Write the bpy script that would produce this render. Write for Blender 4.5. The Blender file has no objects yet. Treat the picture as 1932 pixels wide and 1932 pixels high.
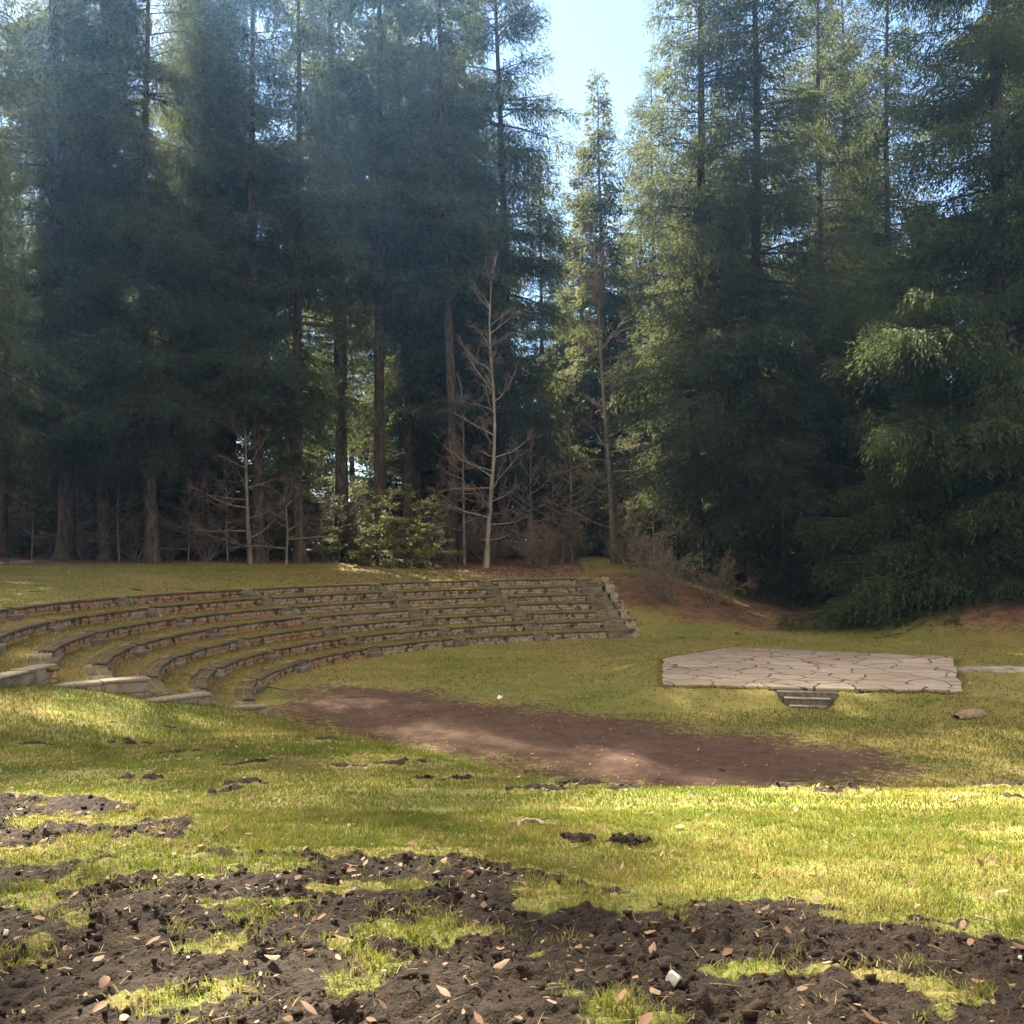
import bpy, math, random
import numpy as np
from mathutils import Vector

S = bpy.context.scene
COL = S.collection
R = math.radians

# ------------------------------------------------------------------ camera, sky, sun, exposure
cam_d = bpy.data.cameras.new('camera')
cam = bpy.data.objects.new('camera', cam_d)
COL.objects.link(cam)
cam.location = (0, 0, 0)
cam.rotation_euler = (R(90), 0.0106, 0)
cam_d.sensor_width = 36
cam_d.lens = 33.149
cam_d.shift_y = 116 / 2992
cam_d.clip_start = 0.1
cam_d.clip_end = 2000
S.camera = cam

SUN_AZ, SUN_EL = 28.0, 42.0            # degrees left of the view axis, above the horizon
FILL_CLOUD = 4.7
W = bpy.data.worlds.new('World')
S.world = W
W.use_nodes = True
wn = W.node_tree
bg = wn.nodes['Background']
sky = wn.nodes.new('ShaderNodeTexSky')
sky.sky_type = 'NISHITA'
sky.sun_disc = False
sky.sun_elevation = R(SUN_EL)
sky.sun_rotation = R(-SUN_AZ)
sky.air_density = 1.0
sky.dust_density = 0.15
sky.ozone_density = 2.2
# clear blue ahead; unseen bright cloud added overhead and behind to lift the shade (by compass direction)
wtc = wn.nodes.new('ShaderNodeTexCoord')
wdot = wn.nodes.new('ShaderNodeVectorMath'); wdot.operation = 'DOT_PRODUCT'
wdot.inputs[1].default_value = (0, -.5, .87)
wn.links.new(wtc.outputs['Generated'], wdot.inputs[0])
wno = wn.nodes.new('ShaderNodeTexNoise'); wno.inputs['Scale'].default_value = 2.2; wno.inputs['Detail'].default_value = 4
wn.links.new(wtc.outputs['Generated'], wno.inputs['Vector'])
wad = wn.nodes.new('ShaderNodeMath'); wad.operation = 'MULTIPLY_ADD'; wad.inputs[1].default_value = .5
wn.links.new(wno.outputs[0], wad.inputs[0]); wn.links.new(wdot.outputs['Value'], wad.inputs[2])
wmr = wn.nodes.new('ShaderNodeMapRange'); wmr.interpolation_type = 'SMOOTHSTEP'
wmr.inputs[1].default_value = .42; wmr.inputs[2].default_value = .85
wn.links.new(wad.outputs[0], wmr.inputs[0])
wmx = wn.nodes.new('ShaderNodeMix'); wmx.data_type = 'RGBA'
wn.links.new(wmr.outputs[0], wmx.inputs[0]); wn.links.new(sky.outputs[0], wmx.inputs[6]); wmx.inputs[7].default_value = (FILL_CLOUD * 1.12, FILL_CLOUD, FILL_CLOUD * .84, 1)
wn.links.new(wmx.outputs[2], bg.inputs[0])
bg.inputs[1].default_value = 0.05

sd = bpy.data.lights.new('sun', 'SUN')
sd.energy = 5.0
sd.angle = R(0.55)
sd.color = (1.0, 0.88, 0.66)
sun = bpy.data.objects.new('sun', sd)
COL.objects.link(sun)
tosun = Vector((-math.sin(R(SUN_AZ)) * math.cos(R(SUN_EL)), math.cos(R(SUN_AZ)) * math.cos(R(SUN_EL)), math.sin(R(SUN_EL))))
sun.rotation_euler = tosun.to_track_quat('Z', 'Y').to_euler()
sun.location = (-30, 40, 60)

S.view_settings.view_transform = 'Standard'
S.view_settings.look = 'None'
S.view_settings.gamma = 1
S.view_settings.exposure = 2.85
S.render.engine = 'CYCLES'
cy = S.cycles
cy.max_bounces = 8
cy.diffuse_bounces = 3
cy.transmission_bounces = 4
cy.transparent_max_bounces = 8
cy.volume_bounces = 1
cy.use_denoising = True
cy.denoising_prefilter = 'NONE'
cy.sample_clamp_indirect = 6

# ------------------------------------------------------------------ helpers
rng = np.random.default_rng(7)
random.seed(7)
F = 1779.0


def at(u, v, z=None, Y=None):
    """a point of the place, from where it is seen (1932-wide view) and a known level or distance"""
    c, s = math.cos(0.0106), math.sin(0.0106)
    du, dv = u - 966, v - 966
    x = c * du - s * dv
    y = s * du + c * dv - 75.0
    if Y is None:
        Y = -z * F / y
    return np.array((x / F * Y, Y, -y / F * Y))


def _hash(ix, iy, seed):
    n = (ix * 374761393 + iy * 668265263 + seed * 1442695041) & 0xffffffff
    n = ((n ^ (n >> 13)) * 1274126177) & 0xffffffff
    n = (n ^ (n >> 16)) & 0xffffffff
    return n


def noise(x, y, seed=0):
    """2D gradient noise, about -1..1"""
    x = np.asarray(x, float); y = np.asarray(y, float)
    ix = np.floor(x).astype(np.int64); iy = np.floor(y).astype(np.int64)
    fx = x - ix; fy = y - iy
    u = fx * fx * fx * (fx * (fx * 6 - 15) + 10); v = fy * fy * fy * (fy * (fy * 6 - 15) + 10)

    def g(ox, oy):
        a = _hash(ix + ox, iy + oy, seed) / 4294967296.0 * 2 * np.pi
        return np.cos(a) * (fx - ox) + np.sin(a) * (fy - oy)
    return 1.5 * ((g(0, 0) * (1 - u) + g(1, 0) * u) * (1 - v) + (g(0, 1) * (1 - u) + g(1, 1) * u) * v)


def fbm(x, y, seed=0, o=4):
    t = 0; a = 1; s = 0
    for k in range(o):
        t = t + a * noise(x * 2 ** k + 17.3 * k, y * 2 ** k - 9.1 * k, seed + k); s += a; a *= .5
    return t / s


def sst(a, b, x):
    t = np.clip((x - a) / (b - a), 0, 1)
    return t * t * (3 - 2 * t)


def link_mesh(name, V, Fc, mat, parent=None, attrs=None, smooth=False, mats=None, midx=None):
    """V (n,3); Fc a list of (m,k) face arrays"""
    if not isinstance(Fc, (list, tuple)):
        Fc = [Fc]
    Fc = [np.asarray(f, np.int32) for f in Fc if len(f)]
    me = bpy.data.meshes.new(name)
    V = np.asarray(V, np.float32)
    me.vertices.add(len(V)); me.vertices.foreach_set('co', V.ravel())
    loops = np.concatenate([f.ravel() for f in Fc])
    cnt = np.concatenate([np.full(len(f), f.shape[1], np.int32) for f in Fc])
    st = np.concatenate(([0], np.cumsum(cnt)[:-1])).astype(np.int32)
    me.loops.add(len(loops)); me.loops.foreach_set('vertex_index', loops)
    me.polygons.add(len(cnt)); me.polygons.foreach_set('loop_start', st); me.polygons.foreach_set('loop_total', cnt)
    if smooth:
        me.polygons.foreach_set('use_smooth', np.ones(len(cnt), bool))
    me.materials.append(mat)
    if mats:
        for m in mats: me.materials.append(m)
        me.polygons.foreach_set('material_index', np.asarray(midx, np.int32))
    for k, a in (attrs or {}).items():
        at_ = me.attributes.new(k, 'FLOAT', 'POINT'); at_.data.foreach_set('value', np.asarray(a, np.float32))
    me.update(calc_edges=True)
    me.validate()
    o = bpy.data.objects.new(name, me)
    COL.objects.link(o)
    if parent is not None:
        o.parent = parent
    return o


def empty(name, loc=(0, 0, 0), rz=0, sc=1):
    o = bpy.data.objects.new(name, None)
    COL.objects.link(o)
    o.empty_display_size = .3
    o.location = loc; o.rotation_euler = (0, 0, rz); o.scale = (sc, sc, sc)
    return o


def tag(o, label=None, cat=None, group=None, kind=None):
    if label: o['label'] = label
    if cat: o['category'] = cat
    if group: o['group'] = group
    if kind: o['kind'] = kind
    return o


def copy_tree(o, parent=None):
    c = o.copy(); COL.objects.link(c)
    if parent is not None: c.parent = parent
    for ch in o.children: copy_tree(ch, c)
    return c


class MB:
    """collects shapes into one mesh"""
    def __init__(self): self.V = []; self.Q = []; self.T = []; self.n = 0; self.A = []

    def add(self, V, Q=None, T=None, a=0.0):
        V = np.asarray(V, float)
        self.V.append(V); self.A.append(np.full(len(V), a))
        if Q is not None and len(Q): self.Q.append(np.asarray(Q) + self.n)
        if T is not None and len(T): self.T.append(np.asarray(T) + self.n)
        self.n += len(V)

    def box(self, c8, a=0.0):
        """eight corners: bottom ring then top ring"""
        self.add(c8, [(3, 2, 1, 0), (4, 5, 6, 7), (0, 1, 5, 4), (1, 2, 6, 5), (2, 3, 7, 6), (3, 0, 4, 7)], a=a)

    def rock(self, c8, bev=.02, jit=.012, a=0.0):
        """a box of eight corners with chamfered, slightly uneven edges"""
        c8 = np.asarray(c8, float); cen = c8.mean(0)
        ex = c8[1] - c8[0]; ey = c8[3] - c8[0]; ez = c8[4] - c8[0]
        ex = ex / (np.linalg.norm(ex) + 1e-9); ey = ey / (np.linalg.norm(ey) + 1e-9); ez = ez / (np.linalg.norm(ez) + 1e-9)
        sg = [(-1, -1, -1), (1, -1, -1), (1, 1, -1), (-1, 1, -1), (-1, -1, 1), (1, -1, 1), (1, 1, 1), (-1, 1, 1)]
        V = []
        for p, (sx, sy, sz) in zip(c8, sg):
            p = p + rng.normal(0, jit, 3)
            V.append(p - ex * sx * bev - ey * sy * bev)   # lies on the z face
            V.append(p - ez * sz * bev - ex * sx * bev)   # y face
            V.append(p - ey * sy * bev - ez * sz * bev)   # x face
        z = lambda i: 3 * i; y = lambda i: 3 * i + 1; x = lambda i: 3 * i + 2
        Q = [(z(3), z(2), z(1), z(0)), (z(4), z(5), z(6), z(7)), (y(0), y(1), y(5), y(4)), (x(1), x(2), x(6), x(5)), (y(2), y(3), y(7), y(6)), (x(3), x(0), x(4), x(7))]
        for i, j in ((0, 1), (2, 3)): Q.append((z(i), z(j), y(j), y(i)))
        for i, j in ((1, 2), (3, 0)): Q.append((z(i), z(j), x(j), x(i)))
        for i, j in ((4, 5), (6, 7)): Q.append((y(i), y(j), z(j), z(i)))
        for i, j in ((5, 6), (7, 4)): Q.append((x(i), x(j), z(j), z(i)))
        for i, j in ((0, 4), (2, 6)): Q.append((x(i), y(i), y(j), x(j)))
        for i, j in ((1, 5), (3, 7)): Q.append((y(i), x(i), x(j), y(j)))
        T = [(z(i), x(i), y(i)) if i in (0, 2, 5, 7) else (z(i), y(i), x(i)) for i in range(8)]
        self.add(V, Q, T, a=a)

    def tube(self, P, r, n=6, a=0.0, cap=True):
        P = np.asarray(P, float); r = np.broadcast_to(r, (len(P),))
        d = np.gradient(P, axis=0); d /= np.linalg.norm(d, axis=1)[:, None] + 1e-9
        ref = np.array((0., 0, 1)) if abs(d[:, 2]).mean() < .8 else np.array((1., 0, 0))
        s = np.cross(d, ref); s /= np.linalg.norm(s, axis=1)[:, None] + 1e-9
        t = np.cross(s, d)
        A = np.linspace(0, 2 * np.pi, n, endpoint=False)
        V = P[:, None] + r[:, None, None] * (s[:, None] * np.cos(A)[None, :, None] + t[:, None] * np.sin(A)[None, :, None])
        m = len(P)
        Q = [(i * n + k, i * n + (k + 1) % n, (i + 1) * n + (k + 1) % n, (i + 1) * n + k) for i in range(m - 1) for k in range(n)]
        T = []
        V = V.reshape(-1, 3)
        if cap:
            V = np.vstack([V, P[0], P[-1]])
            T = [(m * n, (k + 1) % n, k) for k in range(n)] + [(m * n + 1, (m - 1) * n + k, (m - 1) * n + (k + 1) % n) for k in range(n)]
        self.add(V, Q, T, a=a)

    def build(self, name, mat, parent=None, smooth=False, attr=None):
        V = np.vstack(self.V)
        Fc = []
        if self.Q: Fc.append(np.vstack(self.Q))
        if self.T: Fc.append(np.vstack(self.T))
        return link_mesh(name, V, Fc, mat, parent, {attr: np.concatenate(self.A)} if attr else None, smooth)


# ------------------------------------------------------------------ materials
class NT:
    def __init__(self, name, rough=.9):
        m = bpy.data.materials.new(name); m.use_nodes = True
        self.m = m; self.t = m.node_tree; self.N = self.t.nodes; self.L = self.t.links
        self.b = self.N['Principled BSDF']; self.out = self.N['Material Output']
        self.b.inputs['Roughness'].default_value = rough
        self.b.inputs['Specular IOR Level'].default_value = .25

    def put(self, sock, v):
        if hasattr(v, 'is_output'): self.L.new(v, sock)
        elif isinstance(v, (tuple, list)) and len(v) == 3 and sock.type == 'RGBA': sock.default_value = (*v, 1)
        else: sock.default_value = v

    def pos(self):
        return self.N.new('ShaderNodeNewGeometry').outputs['Position']

    def obj(self):
        return self.N.new('ShaderNodeTexCoord').outputs['Object']

    def scale(self, vec, s):
        n = self.N.new('ShaderNodeVectorMath'); n.operation = 'MULTIPLY'
        self.put(n.inputs[0], vec); n.inputs[1].default_value = s
        return n.outputs[0]

    def noise(self, vec, sc, det=4, rough=.55):
        n = self.N.new('ShaderNodeTexNoise'); self.put(n.inputs['Vector'], vec)
        n.inputs['Scale'].default_value = sc; n.inputs['Detail'].default_value = det; n.inputs['Roughness'].default_value = rough
        return n.outputs[0]

    def vor(self, vec, sc, feature='F1', out='Distance', rnd=1.0):
        n = self.N.new('ShaderNodeTexVoronoi'); n.feature = feature; self.put(n.inputs['Vector'], vec)
        n.inputs['Scale'].default_value = sc; n.inputs['Randomness'].default_value = rnd
        return n.outputs[out]

    def ramp(self, f, a, b, lo=0., hi=1.):
        n = self.N.new('ShaderNodeMapRange'); n.interpolation_type = 'SMOOTHSTEP'
        self.put(n.inputs[0], f); n.inputs[1].default_value = a; n.inputs[2].default_value = b
        n.inputs[3].default_value = lo; n.inputs[4].default_value = hi
        return n.outputs[0]

    def math(self, op, a, b=0.):
        n = self.N.new('ShaderNodeMath'); n.operation = op
        self.put(n.inputs[0], a); self.put(n.inputs[1], b)
        return n.outputs[0]

    def mix(self, f, a, b):
        n = self.N.new('ShaderNodeMix'); n.data_type = 'RGBA'
        self.put(n.inputs[0], f); self.put(n.inputs[6], a); self.put(n.inputs[7], b)
        return n.outputs[2]

    def attr(self, name):
        n = self.N.new('ShaderNodeAttribute'); n.attribute_name = name
        return n.outputs['Fac']

    def rand(self):
        return self.N.new('ShaderNodeObjectInfo').outputs['Random']

    def col(self, c): self.put(self.b.inputs['Base Color'], c)

    def bump(self, h, dist=.02, strength=1.):
        n = self.N.new('ShaderNodeBump'); n.inputs['Distance'].default_value = dist; n.inputs['Strength'].default_value = strength
        self.put(n.inputs['Height'], h); self.L.new(n.outputs[0], self.b.inputs['Normal'])

    def translucent(self, c, fac):
        t = self.N.new('ShaderNodeBsdfTranslucent'); self.put(t.inputs[0], c)
        mx = self.N.new('ShaderNodeMixShader'); mx.inputs[0].default_value = fac
        self.L.new(self.b.outputs[0], mx.inputs[1]); self.L.new(t.outputs[0], mx.inputs[2])
        self.L.new(mx.outputs[0], self.out.inputs[0])


def m_ground():
    k = NT('ground', .95); p = k.pos()
    a = k.noise(p, .35, 5, .6); b = k.noise(p, 2.2, 4, .6); c = k.noise(p, 9, 4, .65); d = k.noise(p, 55, 3, .6)
    g = k.mix(k.ramp(a, .38, .62), (.105, .135, .02), (.20, .18, .045))
    g = k.mix(k.math('MULTIPLY', k.ramp(b, .45, .68), .7), g, (.23, .165, .065))
    g = k.mix(k.math('MULTIPLY', k.ramp(c, .50, .70), .5), g, (.075, .085, .017))
    g = k.mix(k.math('MULTIPLY', k.ramp(d, .48, .66), .5), g, (.26, .205, .085))
    g = k.mix(k.math('MULTIPLY', k.ramp(k.noise(p, .16, 5, .65), .46, .60), .55), g, (.215, .16, .055))
    g = k.mix(k.math('MULTIPLY', k.ramp(k.noise(p, 1.1, 6, .7), .56, .66), .6), g, (.11, .075, .04))
    g = k.mix(k.math('MULTIPLY', k.attr('dry'), k.ramp(k.noise(p, 1.7, 4, .65), .30, .55, .35, .9)), g, (.235, .185, .085))
    soil = k.mix(k.ramp(k.noise(p, 14, 5, .7), .35, .7), (.009, .0055, .0035), (.030, .018, .011))
    soil = k.mix(k.math('MULTIPLY', k.ramp(k.noise(p, 110, 2, .6), .6, .75), .55), soil, (.15, .11, .075))
    dirt = k.mix(k.ramp(k.noise(p, 3.0, 6, .7), .3, .7), (.056, .030, .020), (.112, .064, .043))
    dirt = k.mix(k.math('MULTIPLY', k.ramp(k.noise(p, 26, 3, .6), .62, .72), .7), dirt, (.24, .17, .12))
    lit = k.mix(k.ramp(k.noise(p, 1.3, 5, .65), .35, .65), (.07, .038, .023), (.17, .092, .053))
    lit = k.mix(k.ramp(k.noise(p, 16, 3, .6), .56, .72), lit, (.30, .19, .12))
    e = k.noise(p, 5.5, 5, .7)

    def edge(att, w=.55):
        return k.ramp(k.math('ADD', k.attr(att), k.math('MULTIPLY', k.math('SUBTRACT', e, .5), w * 2.4)), .38, .62)
    col = k.mix(edge('litter', .7), g, lit)
    col = k.mix(edge('dirt', 1.1), col, dirt)
    col = k.mix(edge('soil', .4), col, soil)
    k.col(col)
    h = k.math('ADD', k.math('MULTIPLY', c, .6), k.math('MULTIPLY', d, .35))
    k.bump(h, .05, .9)
    return k.m


def m_blade():
    k = NT('grass_blade', .6)
    t = k.attr('tint')
    c = k.mix(k.ramp(t, 0, .5), (.075, .125, .016), (.16, .175, .028))
    c = k.mix(k.ramp(t, .55, 1), c, (.36, .28, .11))
    k.col(c); k.translucent(c, .5)
    return k.m


def m_leaf():
    k = NT('dead_leaf', .7)
    t = k.attr('tint')
    c = k.mix(k.ramp(t, 0, .5), (.10, .055, .032), (.28, .165, .105))
    c = k.mix(k.ramp(t, .6, 1), c, (.45, .33, .24))
    k.col(c); k.translucent(c, .25)
    return k.m


def m_soil():
    k = NT('soil', .95); p = k.pos()
    t = k.attr('tint')
    c = k.mix(t, (.009, .0055, .0035), (.034, .021, .013))
    k.col(k.mix(k.ramp(k.noise(p, 60, 3, .6), .4, .7), c, (.02, .014, .010)))
    k.bump(k.noise(p, 90, 3, .7), .01, 1)
    return k.m


def m_stone():
    k = NT('weathered_stone', .9); p = k.pos()
    w = k.attr('tint')         # 0..1 per block, higher where the courses are of red stone
    n1 = k.noise(p, 3.1, 5, .65); n2 = k.noise(p, 17, 4, .65)
    c = k.mix(k.ramp(n2, .3, .7), (.165, .132, .103), (.40, .325, .26))
    red = k.mix(k.ramp(n2, .3, .7), (.20, .09, .05), (.42, .24, .15))
    c = k.mix(k.ramp(w, .5, .75), c, red)
    c = k.mix(k.math('MULTIPLY', k.ramp(n1, .50, .60), .9), c, (.04, .03, .02))     # black algae stains
    c = k.mix(k.math('MULTIPLY', k.ramp(k.noise(p, 4.6, 5, .7), .53, .64), .85), c, (.10, .092, .02))   # moss
    k.col(c)
    k.bump(k.math('ADD', n2, k.math('MULTIPLY', n1, 1.5)), .02, 1)
    return k.m


def m_slab():
    k = NT('seat_slab', .85); p = k.pos()
    n1 = k.noise(p, 2.4, 5, .65); n2 = k.noise(p, 22, 4, .6)
    c = k.mix(k.ramp(n2, .3, .7), (.058, .041, .030), (.125, .092, .068))
    c = k.mix(k.math('MULTIPLY', k.ramp(n1, .48, .62), .85), c, (.12, .11, .02))
    c = k.mix(k.ramp(k.noise(p, 9, 3, .6), .66, .74), c, (.25, .22, .19))
    k.col(c); k.bump(k.math('ADD', n2, n1), .012, .8)
    return k.m


def m_concrete(name='grey_concrete', f=1.0):
    k = NT(name, .9); p = k.pos()
    n1 = k.noise(p, 1.7, 6, .7); n2 = k.noise(p, 30, 4, .6)
    c = k.mix(k.ramp(n1, .35, .65), (.10 * f, .085 * f, .066 * f), (.24 * f, .20 * f, .155 * f))
    c = k.mix(k.math('MULTIPLY', k.ramp(k.noise(p, 6, 5, .7), .55, .68), .8), c, (.05, .043, .032))
    c = k.mix(k.math('MULTIPLY', k.ramp(k.noise(p, 3.3, 4, .7), .58, .68), .7), c, (.09, .085, .025))
    c = k.mix(k.math('MULTIPLY', k.ramp(n2, .55, .7), .4), c, (.30 * f, .26 * f, .21 * f))
    k.col(c); k.bump(k.math('ADD', n1, k.math('MULTIPLY', n2, .4)), .02, .8)
    return k.m


def m_cap():
    k = NT('pale_stone_cap', .85); p = k.pos()
    n2 = k.noise(p, 24, 4, .6)
    c = k.mix(k.ramp(n2, .3, .7), (.14, .115, .088), (.27, .225, .175))
    c = k.mix(k.math('MULTIPLY', k.ramp(k.noise(p, 5, 5, .7), .58, .68), .7), c, (.07, .06, .04))
    k.col(c); k.bump(n2, .01, .6)
    return k.m


def m_paving():
    k = NT('crazy_paving', .8); p = k.pos()
    wob = k.N.new('ShaderNodeVectorMath'); wob.operation = 'MULTIPLY_ADD'
    nz = k.N.new('ShaderNodeTexNoise'); k.put(nz.inputs['Vector'], p); nz.inputs['Scale'].default_value = .9; nz.inputs['Detail'].default_value = 3
    k.L.new(nz.outputs['Color'], wob.inputs[0]); wob.inputs[1].default_value = (.75, .75, 0); k.put(wob.inputs[2], p)
    q = wob.outputs[0]
    flat = k.N.new('ShaderNodeVectorMath'); flat.operation = 'MULTIPLY'; k.L.new(q, flat.inputs[0]); flat.inputs[1].default_value = (1, 1, 0)
    d = k.vor(flat.outputs[0], .95, 'DISTANCE_TO_EDGE')
    cellc = k.N.new('ShaderNodeTexVoronoi'); k.L.new(flat.outputs[0], cellc.inputs['Vector']); cellc.inputs['Scale'].default_value = .95
    sep = k.N.new('ShaderNodeSeparateColor'); k.L.new(cellc.outputs['Color'], sep.inputs[0])
    c = k.mix(sep.outputs[0], (.285, .222, .180), (.385, .310, .252))
    c = k.mix(k.ramp(sep.outputs[1], .6, .9), c, (.32, .27, .225))
    c = k.mix(k.math('MULTIPLY', k.ramp(k.noise(p, 1.6, 5, .65), .4, .7), .35), c, (.27, .215, .175))
    c = k.mix(k.math('MULTIPLY', k.ramp(k.noise(p, 40, 3, .6), .55, .7), .3), c, (.46, .38, .31))
    gap = k.ramp(k.math('ADD', d, k.math('MULTIPLY', k.noise(p, 7, 3, .6), .02)), .016, .042)
    gw = k.math('MAXIMUM', gap, k.ramp(k.noise(p, 1.1, 3, .6), .57, .66, 0, .75))
    c = k.mix(gw, (.075, .05, .026), c)
    k.col(c)
    k.bump(k.math('ADD', k.math('MULTIPLY', gap, 1.0), k.math('MULTIPLY', k.noise(p, 20, 3, .6), .25)), .025, .9)
    return k.m


def m_bark(name, a, b, sc=6, moss=None):
    k = NT(name, .95); o = k.obj()
    v = k.scale(o, (1, 1, .25))
    n = k.noise(v, sc, 5, .7)
    c = k.mix(k.ramp(n, .35, .65), a, b)
    if moss: c = k.mix(k.ramp(k.noise(o, 1.4, 4, .7), .46, .60), c, moss)
    k.col(c); k.bump(n, .04, 1)
    return k.m


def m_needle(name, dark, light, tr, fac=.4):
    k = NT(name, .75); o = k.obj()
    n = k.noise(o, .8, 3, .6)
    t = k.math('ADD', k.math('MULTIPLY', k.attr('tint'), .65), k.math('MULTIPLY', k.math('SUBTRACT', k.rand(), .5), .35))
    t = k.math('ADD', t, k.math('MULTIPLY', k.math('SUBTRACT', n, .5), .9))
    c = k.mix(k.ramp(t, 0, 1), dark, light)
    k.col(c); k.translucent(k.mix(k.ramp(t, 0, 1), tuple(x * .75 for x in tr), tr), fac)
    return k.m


def m_plain(name, a, b, sc, rough=.85):
    k = NT(name, rough); o = k.obj(); n = k.noise(o, sc, 4, .6)
    k.col(k.mix(k.ramp(n, .35, .65), a, b)); k.bump(n, .01, .7)
    return k.m


M = dict(ground=m_ground(), blade=m_blade(), leaf=m_leaf(), soil=m_soil(), stone=m_stone(), slab=m_slab(), conc=m_concrete(),
         cap=m_cap(), paving=m_paving(), step=m_concrete('step_stone', .72), path=m_concrete('path_slab', 1.7),
         spruce_bark=m_bark('spruce_bark', (.030, .022, .017), (.10, .078, .060)),
         beech_bark=m_bark('smooth_grey_bark', (.14, .125, .10), (.31, .28, .235), 4),
         dark_bark=m_bark('grey_brown_bark', (.10, .085, .07), (.22, .19, .16), 5),
         moss_bark=m_bark('mossy_bark', (.13, .12, .05), (.2, .17, .1), 5, (.34, .33, .03)),
         twig=m_bark('dry_twig', (.12, .09, .066), (.21, .165, .125), 5),
         spruce=m_needle('spruce_needles', (.030, .047, .034), (.088, .122, .070), (.15, .18, .06)),
         near=m_needle('fresh_spruce_needles', (.040, .064, .028), (.145, .195, .075), (.16, .21, .07)),
         fir=m_needle('fir_needles', (.04, .06, .034), (.11, .135, .06), (.19, .21, .07)),
         bright=m_needle('sunlit_sapling_needles', (.10, .13, .055), (.24, .27, .13), (.34, .36, .14), .45),  # sunlight on the saplings put into a paler needle colour
         moss=m_plain('moss', (.10, .095, .012), (.22, .19, .035), 30),
         white=m_plain('white_stone', (.40, .36, .31), (.62, .59, .54), 25),
         grey=m_plain('dark_step_concrete', (.075, .068, .06), (.15, .135, .12), 9),
         wood=m_plain('cut_log', (.15, .105, .07), (.27, .20, .145), 12),
         stick=m_plain('fallen_stick', (.10, .07, .05), (.24, .18, .13), 14),
         paper=m_plain('scrap', (.6, .6, .6), (.78, .78, .78), 18))

# ------------------------------------------------------------------ the lie of the land
CX, CY = 7.2, 30.1
R1, DT, Z1, DZ = 15.02, 1.18, -3.78, 0.38
FLOOR = Z1 - DZ
ZS = -3.72                                   # stage level
STAGE = np.array([(4.15, 26.2), (11.6, 24.35), (14.92, 32.1), (8.35, 35.9), (5.15, 32.5)])
CREST = np.array([(-5.35, 21.3), (-4.6, 18.8), (-3.0, 16.0), (-.9, 12.9), (.2, 10.6), (1.4, 9.7), (5, 9.4), (11, 9.9), (20, 12), (32, 20), (60, 30)])
REGION = np.vstack([CREST, [(120, 40), (400, 400), (-400, 400), (-400, -150), (-16, 17.0), (-9.6, 19.65)]])


def seg_dist(px, py, P, closed=False):
    best = np.full(np.shape(px), 1e9)
    n = len(P)
    for i in range(n if closed else n - 1):
        a = P[i]; b = P[(i + 1) % n]; ab = b - a
        t = np.clip(((px - a[0]) * ab[0] + (py - a[1]) * ab[1]) / (ab @ ab), 0, 1)
        best = np.minimum(best, np.hypot(px - a[0] - t * ab[0], py - a[1] - t * ab[1]))
    return best


def inside(px, py, P):
    c = np.zeros(np.shape(px), bool)
    n = len(P); j = n - 1
    for i in range(n):
        xi, yi = P[i]; xj, yj = P[j]
        with np.errstate(divide='ignore', invalid='ignore'):
            c ^= ((yi > py) != (yj > py)) & (px < (xj - xi) * (py - yi) / (yj - yi + 1e-12) + xi)
        j = i
    return c


SOIL_X = [-12, -5, -4.6, -3.6, -2.4, -2.2, -1.9, -1.5, -.8, -.22, .25, .6, .94, 1.4, 1.83, 2.1, 2.5, 3.5, 12]
SOIL_Y = [8.9, 8.5, 8.45, 8.2, 7.1, 6.3, 6.1, 5.9, 6.0, 6.0, 5.4, 4.9, 4.65, 4.6, 4.45, 4.05, 3.6, 3.0, 1.5]
STEP_C = np.array((7.78, 25.05)); STEP_D = np.array((7.45, -1.85)) / math.hypot(7.45, 1.85); STEP_N = np.array((STEP_D[1], -STEP_D[0]))
if STEP_N[1] > 0: STEP_N = -STEP_N
MOUNDS = [at(u, v, z) for u, v, z in ()]
_mr = np.random.default_rng(3)
SPOTS = [(-3.9, 9.8, .32), (-2.6, 9.2, .3), (-3.2, 11.2, .35), (-1.9, 10.9, .3), (-1.35, 11.2, .4), (-.6, 9.4, .25), (.25, 8.6, .4), (1.0, 8.75, .25), (.6, 9.1, .3),
         (2.65, 9.0, .28), (2.95, 8.75, .32), (3.25, 8.9, .25), (4.75, 9.25, .4), (5.1, 9.2, .35), (5.5, 9.3, .4), (-4.4, 12.4, .4), (-5.5, 13.6, .4), (-6.6, 12.9, .35), (-2.7, 13.7, .35), (.45, 6.35, .22), (.75, 6.25, .2),
         (-17.5, 34.5, .6), (-18.6, 33.8, .55), (-15.2, 38.0, .5), (-13.5, 39.8, .45), (7.9, 44.6, .35), (9.0, 43.9, .4), (10.6, 45.6, .45), (6.5, 44.9, .3)]
for _ in range(26):
    SPOTS.append((_mr.uniform(-9, 8), _mr.uniform(7.6, 19), _mr.uniform(.08, .22)))


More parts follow.
